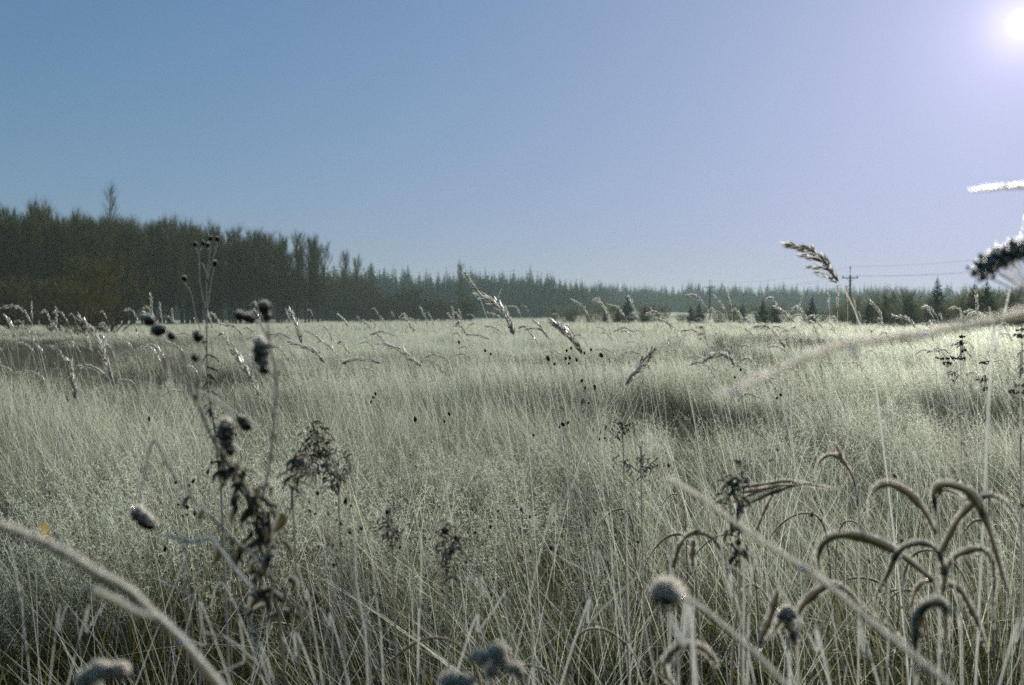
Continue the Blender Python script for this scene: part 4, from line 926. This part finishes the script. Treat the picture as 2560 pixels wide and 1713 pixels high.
# --- long out-of-focus blades crossing the front
def blade(label, pts, wd, yellow=(), nn=500, drops=(), mat='stem', side=()):
    c = catmull(pts, 40); tailp = pts[-1]; g_ = Vector((tailp.x + (tailp - pts[-2]).x * 1.2, tailp.y, 0))
    e = empty('long_reed', g_, label, 'grass blade'); b = MB(); r_ = MB()
    dr = (tailp - pts[-2]).normalized(); k1 = tailp + dr * .16; g_ = Vector((k1.x + (.22 if dr.z < 0 else .3), tailp.y + .03, 0)); e.location = g_; full = pts + [tailp + dr * .08, k1, k1.lerp(g_, .5) + Vector((.06, 0, .02)), g_]; c = catmull(full, 60)
    b.leaf(c, lambda u: wd * min(1, .25 + 2.2 * u) * (1 + .16 * math.sin(u * 61) + .10 * math.sin(u * 133 + 1)), .5, .9, .8, Vector((0, -1, .3)), .8); b.build('blade', M['blade'], e)
    up_ = [q + Vector((.25, 0, .9)) * wd * .3 for q in c[:48]]; r_.needles(up_, nn * 2, .0042, wd * .1, .0005, .8)
    r_.build('rime', M['rime'], e)
    for p, s_ in drops:
        m_ = MB(); m_.blob(p, s_, 1, 0, .02, None, 1, 12, 10); m_.build('ice_drop', M['drop'], e, True)
    for ps, w_ in side:
        m_ = MB(); cc = catmull(ps, 16); m_.leaf(cc, lambda u: w_ * math.sin(math.pi * min(.97, .1 + .9 * u)) ** .6, .8, .95, .6); m_.needles(cc, 160, .0035, w_ * .3, .0005, .4); m_.build('side_blade', M['seed'], e)
    for ps, w_ in yellow:
        m_ = MB(); m_.leaf(catmull(ps, 10), lambda u: w_ * math.sin(math.pi * min(.97, .1 + .9 * u)), 0, .1, .4); o = m_.build('yellow_tip', M['yellow'], e)
    return e
blade('long blurred frosted blade slanting down from the left edge to the bottom', R(4, [(-260, 440), (0, 540), (150, 590), (400, 695), (650, 850), (850, 960), (1000, 1105), (1180, 1270), (1430, 1560)], .80, .95), .0075,
      [(R(4, [(265, 495), (295, 545), (315, 610)], .84), .0028), (R(4, [(750, 1010), (800, 1035), (860, 1070)], .88), .003)], 700,
      [(R(4, [(1190, 1278)], .89)[0], .0028)], side=[(R(4, [(530, 925), (650, 960), (780, 1020), (900, 1090), (1010, 1125)], .86), .0055)])
blade('long blurred blade running down to the right across the lower right', R(6, [(20, 225), (150, 300), (280, 380), (560, 580), (900, 800), (1100, 950), (1350, 1160), (1650, 1400), (1850, 1570)], 1.15, .85), .0044,
      (), 700, [(R(6, [(895, 800)], 1.0)[0], .0030), (R(6, [(718, 670)], 1.05)[0], .0018), (R(6, [(1705, 1445)], .88)[0], .0026)])
blade('shorter blurred blade leaning right from the round frosted head', R(6, [(60, 945), (150, 1005), (280, 1090), (430, 1220), (600, 1370), (790, 1565)], 1.1, .95), .0040, (), 350, [(R(6, [(172, 1032)], 1.07)[0], .0018)])
blade('very blurred pale blade rising across the meadow to the right edge', R(3, [(330, 1560), (700, 1400), (1000, 1265), (1300, 1190), (1700, 1140), (2000, 1080), (2344, 1010), (2700, 960)], .74, .68), .0046,
      (), 500, [(R(3, [(1240, 1250)], .70)[0], .0024), (R(3, [(1690, 1150)], .69)[0], .0026), (R(3, [(455, 1510)], .72)[0], .0020)])
blade('frosted blade tip sticking in from the right edge against the sky', R(3, [(2005, 208), (2120, 195), (2240, 185), (2350, 182), (2600, 230)], 1.15), .0045, (), 110)
# --- round thistle heads near the lens
def near_head(label, c, r, stem, d, extra=()):
    st = stem; g_ = Vector((st[-1].x + .06, st[-1].y + .02, 0))
    e = empty('round_thistle', g_, label, 'wildflower'); mb = MB(); stem_mb(mb, st + [g_], .0016, .0022, 20, .75, 400); mb.build('stem', M['stem'], e)
    for cc, rr_ in [(c, r)] + list(extra):
        hd = MB()
        if rr_ > .009: hd.blob(cc, rr_ * .85, .0, .7, .2, None, .75, 14, 9)
        else:
            for _ in range(7): hd.blob(cc + Vector((random.gauss(0, .6), random.gauss(0, .5), random.gauss(0, .4))) * rr_, rr_ * random.uniform(.3, .55), .1, .35, .35, None, .9, 8, 6)
        hd.fr = hd.fr; hd.needles([cc, cc + Vector((.0001, 0, 0))], 160, rr_ * .5, rr_ * .9, rr_ * .06, -.2, .1)
        o = hd.build('flower_head', M['dark'], e); rm = MB()
        frost_shell(rm, cc, rr_, 1700, .75, -.1 if rr_ < .012 else .15); rm.build('frost_cap', M['rime'], e).parent = o
    return e
d = 1.12
near_head('round dark seed head with a thick white frost cap at the lower right', R(6, [(20, 985)], d)[0], .0135, R(6, [(18, 1060), (60, 1170), (120, 1320), (205, 1560)], d), d)
d = 1.0
p = R(5, [(900, 1560), (845, 1545), (960, 1555), (910, 1590)], d)
near_head('wide frost capped seed head cut by the bottom edge left of centre', p[0], .006, [p[0], p[0] + X((0, 0, -.1))], d, [(p[1], .007), (p[2], .006), (p[3], .007)])
p = R(5, [(1165, 1350), (1030, 1390), (1275, 1470), (1120, 1480), (1190, 1420)], d)
near_head('cluster of blurred frosted seed heads at the bottom centre', p[0], .0065, [p[0], p[0].lerp(p[3], .6), p[3] + X((0, 0, -.1))], d, [(p[1], .006), (p[2], .0055), (p[3], .005), (p[4], .005)])
d = .95
p = R(4, [(600, 1500), (660, 1475), (730, 1480), (785, 1475), (550, 1535)], d)
near_head('broad frosted umbel at the bottom left corner', p[0], .006, [p[1] + X((0, 0, -.015)), p[1] + X((0, 0, -.1))], d, [(p[1], .0065), (p[2], .0055), (p[3], .006), (p[4], .006)])
p = R(6, [(805, 1100)], 1.5); near_head('blurred frosty bud above the dark leaves at the lower right', p[0], .0085, [p[0], p[0] + X((.01, 0, -.2))], 1.5)

# --- the big umbel at the right edge
d = 1.35; hub = R(3, [(2560, 1010)], d)[0]; g_ = Vector((hub.x + .12, hub.y, 0))
um = empty('umbel_plant', g_, 'big dark frosted flower umbel leaning in at the right edge', 'wildflower')
mb = MB(); stem_mb(mb, [hub, hub + X((.04, 0, -.25)), g_], .0022, .003, 20, .4, 200)
fl = MB(); rm = MB(); random.seed(3)
heads = [(2040, 735), (2065, 705), (2095, 685), (2115, 650), (2150, 665), (2165, 610), (2200, 600), (2215, 650), (2240, 570), (2265, 610), (2290, 550), (2310, 600), (2340, 560), (2350, 620), (2400, 560), (2440, 590), (2480, 540), (2540, 560), (2600, 560), (2660, 590), (2720, 620), (2280, 640), (2180, 640), (2085, 720), (2130, 690)]
for i, c in enumerate(heads):
    dd = d + random.uniform(-.04, .05); q = R(3, [c], dd)[0]
    if i % 2 == 0: stem_mb(mb, [q, q.lerp(hub, .5) + X((-.006, 0, .006)), hub], .0007, .0011, 10, .3, 20)
    for _ in range(9):
        f_ = q + X((random.gauss(0, .006), random.gauss(0, .006), random.gauss(0, .0035))); fl.blob(f_, random.uniform(.0022, .0036), .2, .45, .25, None, 1.1, 6, 5)
        frost_shell(rm, f_, .0034, 14, 1.1, .2)
        mb.tube([f_, q + X((.002, 0, -.012))], .0004, 3, .3, 0)
    frost_shell(rm, q + X((0, 0, .004)), .006, 26, .8, .5)
mb.build('stem', M['stem'], um); fl.build('umbel', M['dark_stem'], um); rm.build('rime', M['rime'], um)
# --- small flat topped yarrows
def yarrow(label, tops, stem, d):
    st = stem; g_ = Vector((st[-1].x + .02, st[-1].y, 0)); e = empty('yarrow', g_, label, 'wildflower'); mb = MB(); sp = stem_mb(mb, st + [g_], .0011, .0018, 16, .35, 60)
    for reg, a, b, yy, n in tops:
        fl = MB(); rm = MB()
        for i in range(n):
            q = R(reg, [(a + (b - a) * i / max(1, n - 1), yy + random.uniform(-6, 4))], d + random.uniform(-.03, .03))[0]
            for _ in range(4):
                f_ = q + X((random.gauss(0, .004), random.gauss(0, .006), random.gauss(0, .0018))); fl.blob(f_, .0028, .1, .4, .25, None, .9, 6, 5); frost_shell(rm, f_, .003, 8, .8, .3)
            mb.tube([q, R(reg, [((a + b) / 2, yy + 60)], d)[0]], .0005, 3, .3, 0)
        o = fl.build('umbel', M['dark_stem'], e); rm.build('rime', M['rime'], e).parent = o
        mb.tube([R(reg, [((a + b) / 2, yy + 60)], d)[0], sp[3]], .0007, 3, .3, 0)
    mb.build('stem', M['stem'], e); lf = MB()
    for i in range(16): curl(lf, sp[random.randint(2, 12)], .02, .004, .2)
    lf.build('foliage', M['leaf'], e); return e
yarrow('flat topped dark yarrow on a straight stem at the right', [(3, 1785, 1905, 1292, 9), (3, 1825, 1870, 1328, 4), (3, 1930, 1960, 1295, 3)], R(3, [(1865, 1340), (1885, 1440), (1915, 1560)], 3.3), 3.3)
yarrow('small yarrow with dark tops just right of the flat topped one', [(3, 2060, 2110, 1320, 5), (3, 2050, 2105, 1432, 4)], R(3, [(2080, 1400), (2090, 1500), (2100, 1600)], 3.8), 3.8)
yarrow('dark yarrow at the right edge under the pale blade', [(3, 2295, 2370, 1150, 5), (3, 2310, 2350, 1105, 3)], R(3, [(2335, 1200), (2330, 1400), (2320, 1560)], 2.6), 2.6)
yarrow('little dark headed yarrow above the flat topped one', [(3, 1930, 1955, 1150, 3), (3, 1925, 1950, 1190, 2)], R(3, [(1940, 1210), (1936, 1300), (1930, 1400)], 4.0), 4.0)
yarrow('low yarrow with dark florets at the right edge of the meadow', [(3, 2305, 2344, 1470, 4), (3, 2250, 2330, 1512, 5)], R(3, [(2320, 1530), (2322, 1600), (2325, 1700)], 3.0), 3.0)
# --- thin tall stem by the umbel and the hero plume against the sky
d = 1.8; st = R(3, [(2344, 400), (2310, 560), (2280, 720), (2220, 980), (2160, 1250), (2115, 1560)], d); g_ = Vector((st[-1].x - .05, d, 0))
e = empty('tall_stalk', g_, 'thin bare stem rising to the top right behind the umbel', 'grass plant'); mb = MB(); c = stem_mb(mb, st + [g_], .0008, .0016, 40, .7, 500); mb.build('stem', M['stem'], e)
mb = MB(); seed_head(mb, catmull(R(3, [(2400, 200), (2370, 300), (2344, 400)], d), 12), .006, .8, 60); mb.build('seed_head', M['seed'], e)
d = 2.7; random.seed(5)
tb = R(3, [(805, 545), (850, 558), (900, 575), (950, 590), (1000, 620), (1040, 660), (1080, 705), (1110, 750), (1140, 795)], d)
plume(tb, R(3, [(1200, 890), (1260, 1030), (1310, 1180), (1350, 1350), (1390, 1560)], d), d, 'tall plume with parted drooping tufts standing against the sky on the right', .009, None, 190, .0016, .45,
      [R(3, [(895, 622), (940, 630), (990, 640), (1040, 665)], d), R(3, [(940, 690), (990, 692), (1040, 700), (1085, 722)], d), R(3, [(985, 725), (1030, 737), (1070, 762), (1110, 785), (1135, 800)], d), R(3, [(920, 558), (960, 575), (990, 605)], d), R(3, [(1040, 630), (1060, 660), (1078, 700)], d)])
# --- long bare stems standing and crossing in the front grass
ST = [(5, [(1760, 0), (1640, 260), (1520, 500), (1420, 760)], 1.9, .0011), (5, [(655, 560), (660, 800), (650, 1050), (640, 1300)], 2.0, .0022), (5, [(1215, 940), (1140, 1060), (1030, 1220), (900, 1450)], 1.8, .0022), (5, [(0, 1060), (60, 1180), (160, 1440)], 1.9, .0016),
      (5, [(1490, 690), (1620, 760), (1800, 860), (1900, 920)], 2.3, .0014), (5, [(2110, 820), (1960, 950), (1750, 1160), (1650, 1300)], 1.9, .0018), (5, [(1380, 1330), (1385, 1450), (1390, 1560)], 1.5, .0022), (5, [(1980, 300), (1990, 560), (2000, 760)], 2.3, .0012),
      (5, [(970, 850), (1060, 980), (1150, 1140)], 2.1, .0013), (5, [(330, 600), (350, 850), (390, 1200), (410, 1500)], 1.9, .0017), (5, [(230, 560), (240, 900), (290, 1200), (310, 1500)], 2.0, .0015), (5, [(1830, 180), (1860, 450), (1900, 750)], 2.4, .0011),
      (6, [(1460, 440), (1465, 800), (1455, 1200), (1455, 1500)], 1.7, .0014), (6, [(360, 560), (400, 850), (440, 1000), (520, 1220)], 1.7, .0016), (6, [(700, 780), (750, 920), (880, 1130), (1000, 1350), (1080, 1560)], 1.5, .0020), (6, [(620, 680), (570, 850), (550, 1100), (545, 1400)], 1.6, .0018),
      (6, [(1870, 640), (1890, 900), (1920, 1200), (1940, 1450)], 1.7, .0014), (6, [(1290, 1160), (1260, 1210), (1310, 1380), (1390, 1530)], 1.5, .0016), (6, [(2344, 1150), (2280, 1300), (2200, 1500)], 1.6, .0018), (6, [(430, 780), (560, 880), (690, 1010)], 1.8, .0014),
      (4, [(990, 860), (1200, 960), (1350, 1060), (1600, 1210)], 1.9, .0016), (4, [(1210, 1260), (1330, 1310), (1440, 1380)], 1.6, .0016), (4, [(70, 640), (120, 950), (170, 1300)], 1.8, .0014), (4, [(1330, 1220), (1480, 1260), (1650, 1400), (1790, 1560)], 1.5, .0018),
      (4, [(1380, 1510), (1580, 1420), (1700, 1390)], 1.5, .0018), (4, [(1830, 1230), (1920, 1400), (2060, 1560)], 1.7, .0026), (4, [(430, 1050), (380, 1220), (340, 1400)], 1.7, .0013), (4, [(680, 1040), (560, 1220), (480, 1400)], 1.7, .0014), (4, [(1940, 770), (1990, 1000), (2060, 1300)], 1.9, .0015)]
for i, (rg, ps, d, r) in enumerate(ST):
    p3 = R(rg, ps, d); a, b = p3[-2], p3[-1]; dx = max(-.5, min(.5, (b.x - a.x) / max(.03, abs(b.z - a.z)))) * b.z * .6
    g_ = Vector((b.x + dx, b.y + .04, 0)); e = empty('dry_stalk', g_, 'single long frosted stem standing out of the front grass', 'grass plant', 'long single stems in the front grass')
    mb = MB(); c = stem_mb(mb, p3 + [g_], r * .4, r * .75, 30, .75, 0); mb.needles(c[:24], 300, .0017, r * .5, .0005, .4); mb.build('stem', M['stem'], e)
random.seed(41)
for i in range(130):
    d = random.uniform(1.6, 3.6); px = random.uniform(0, 2560); p = S(px, 857, d); H = random.uniform(.55, 1.02) - (.10 if d < 2 else 0)
    g_ = Vector((p.x, d, 0)); lean = random.gauss(-.12, .36); tip = g_ + X((lean, random.gauss(0, .1), H))
    e = empty('dry_stalk', g_, 'single long frosted stem standing out of the front grass', 'grass plant', 'long single stems in the front grass')
    mb = MB(); r = random.uniform(.0006, .0013); c = stem_mb(mb, [tip, tip.lerp(g_, .5) + X((random.gauss(0, .03), 0, 0)), g_], r * .5, r, 16, .75, 0); mb.needles(c[:11], 150, .0015, r * .5, .0005, .4); mb.build('stem', M['stem'], e)

# ------------------------------------------------------------------ haze
hm = bpy.data.materials.new('haze'); hm.use_nodes = True; t = hm.node_tree; t.nodes.clear()
o_ = t.nodes.new('ShaderNodeOutputMaterial'); pv = t.nodes.new('ShaderNodeVolumePrincipled')
pv.inputs['Density'].default_value = 0.00038; pv.inputs['Color'].default_value = (0.60, 0.78, 0.72, 1); pv.inputs['Anisotropy'].default_value = 0.2
t.links.new(pv.outputs[0], o_.inputs['Volume'])
HB, H0, H1 = 950, -2.0, 27.0
hv = [(x_, y_, z_) for z_ in (H0, H1) for x_, y_ in ((-HB, -HB), (HB, -HB), (HB, HB), (-HB, HB))]
me = mesh_np('haze', hv, [(3, 2, 1, 0), (4, 5, 6, 7), (0, 1, 5, 4), (1, 2, 6, 5), (2, 3, 7, 6), (3, 0, 4, 7)], mat=hm)
ho = bpy.data.objects.new('haze', me); COL.objects.link(ho); tag(ho, 'thin cold haze lying over the field', 'haze', kind='stuff')
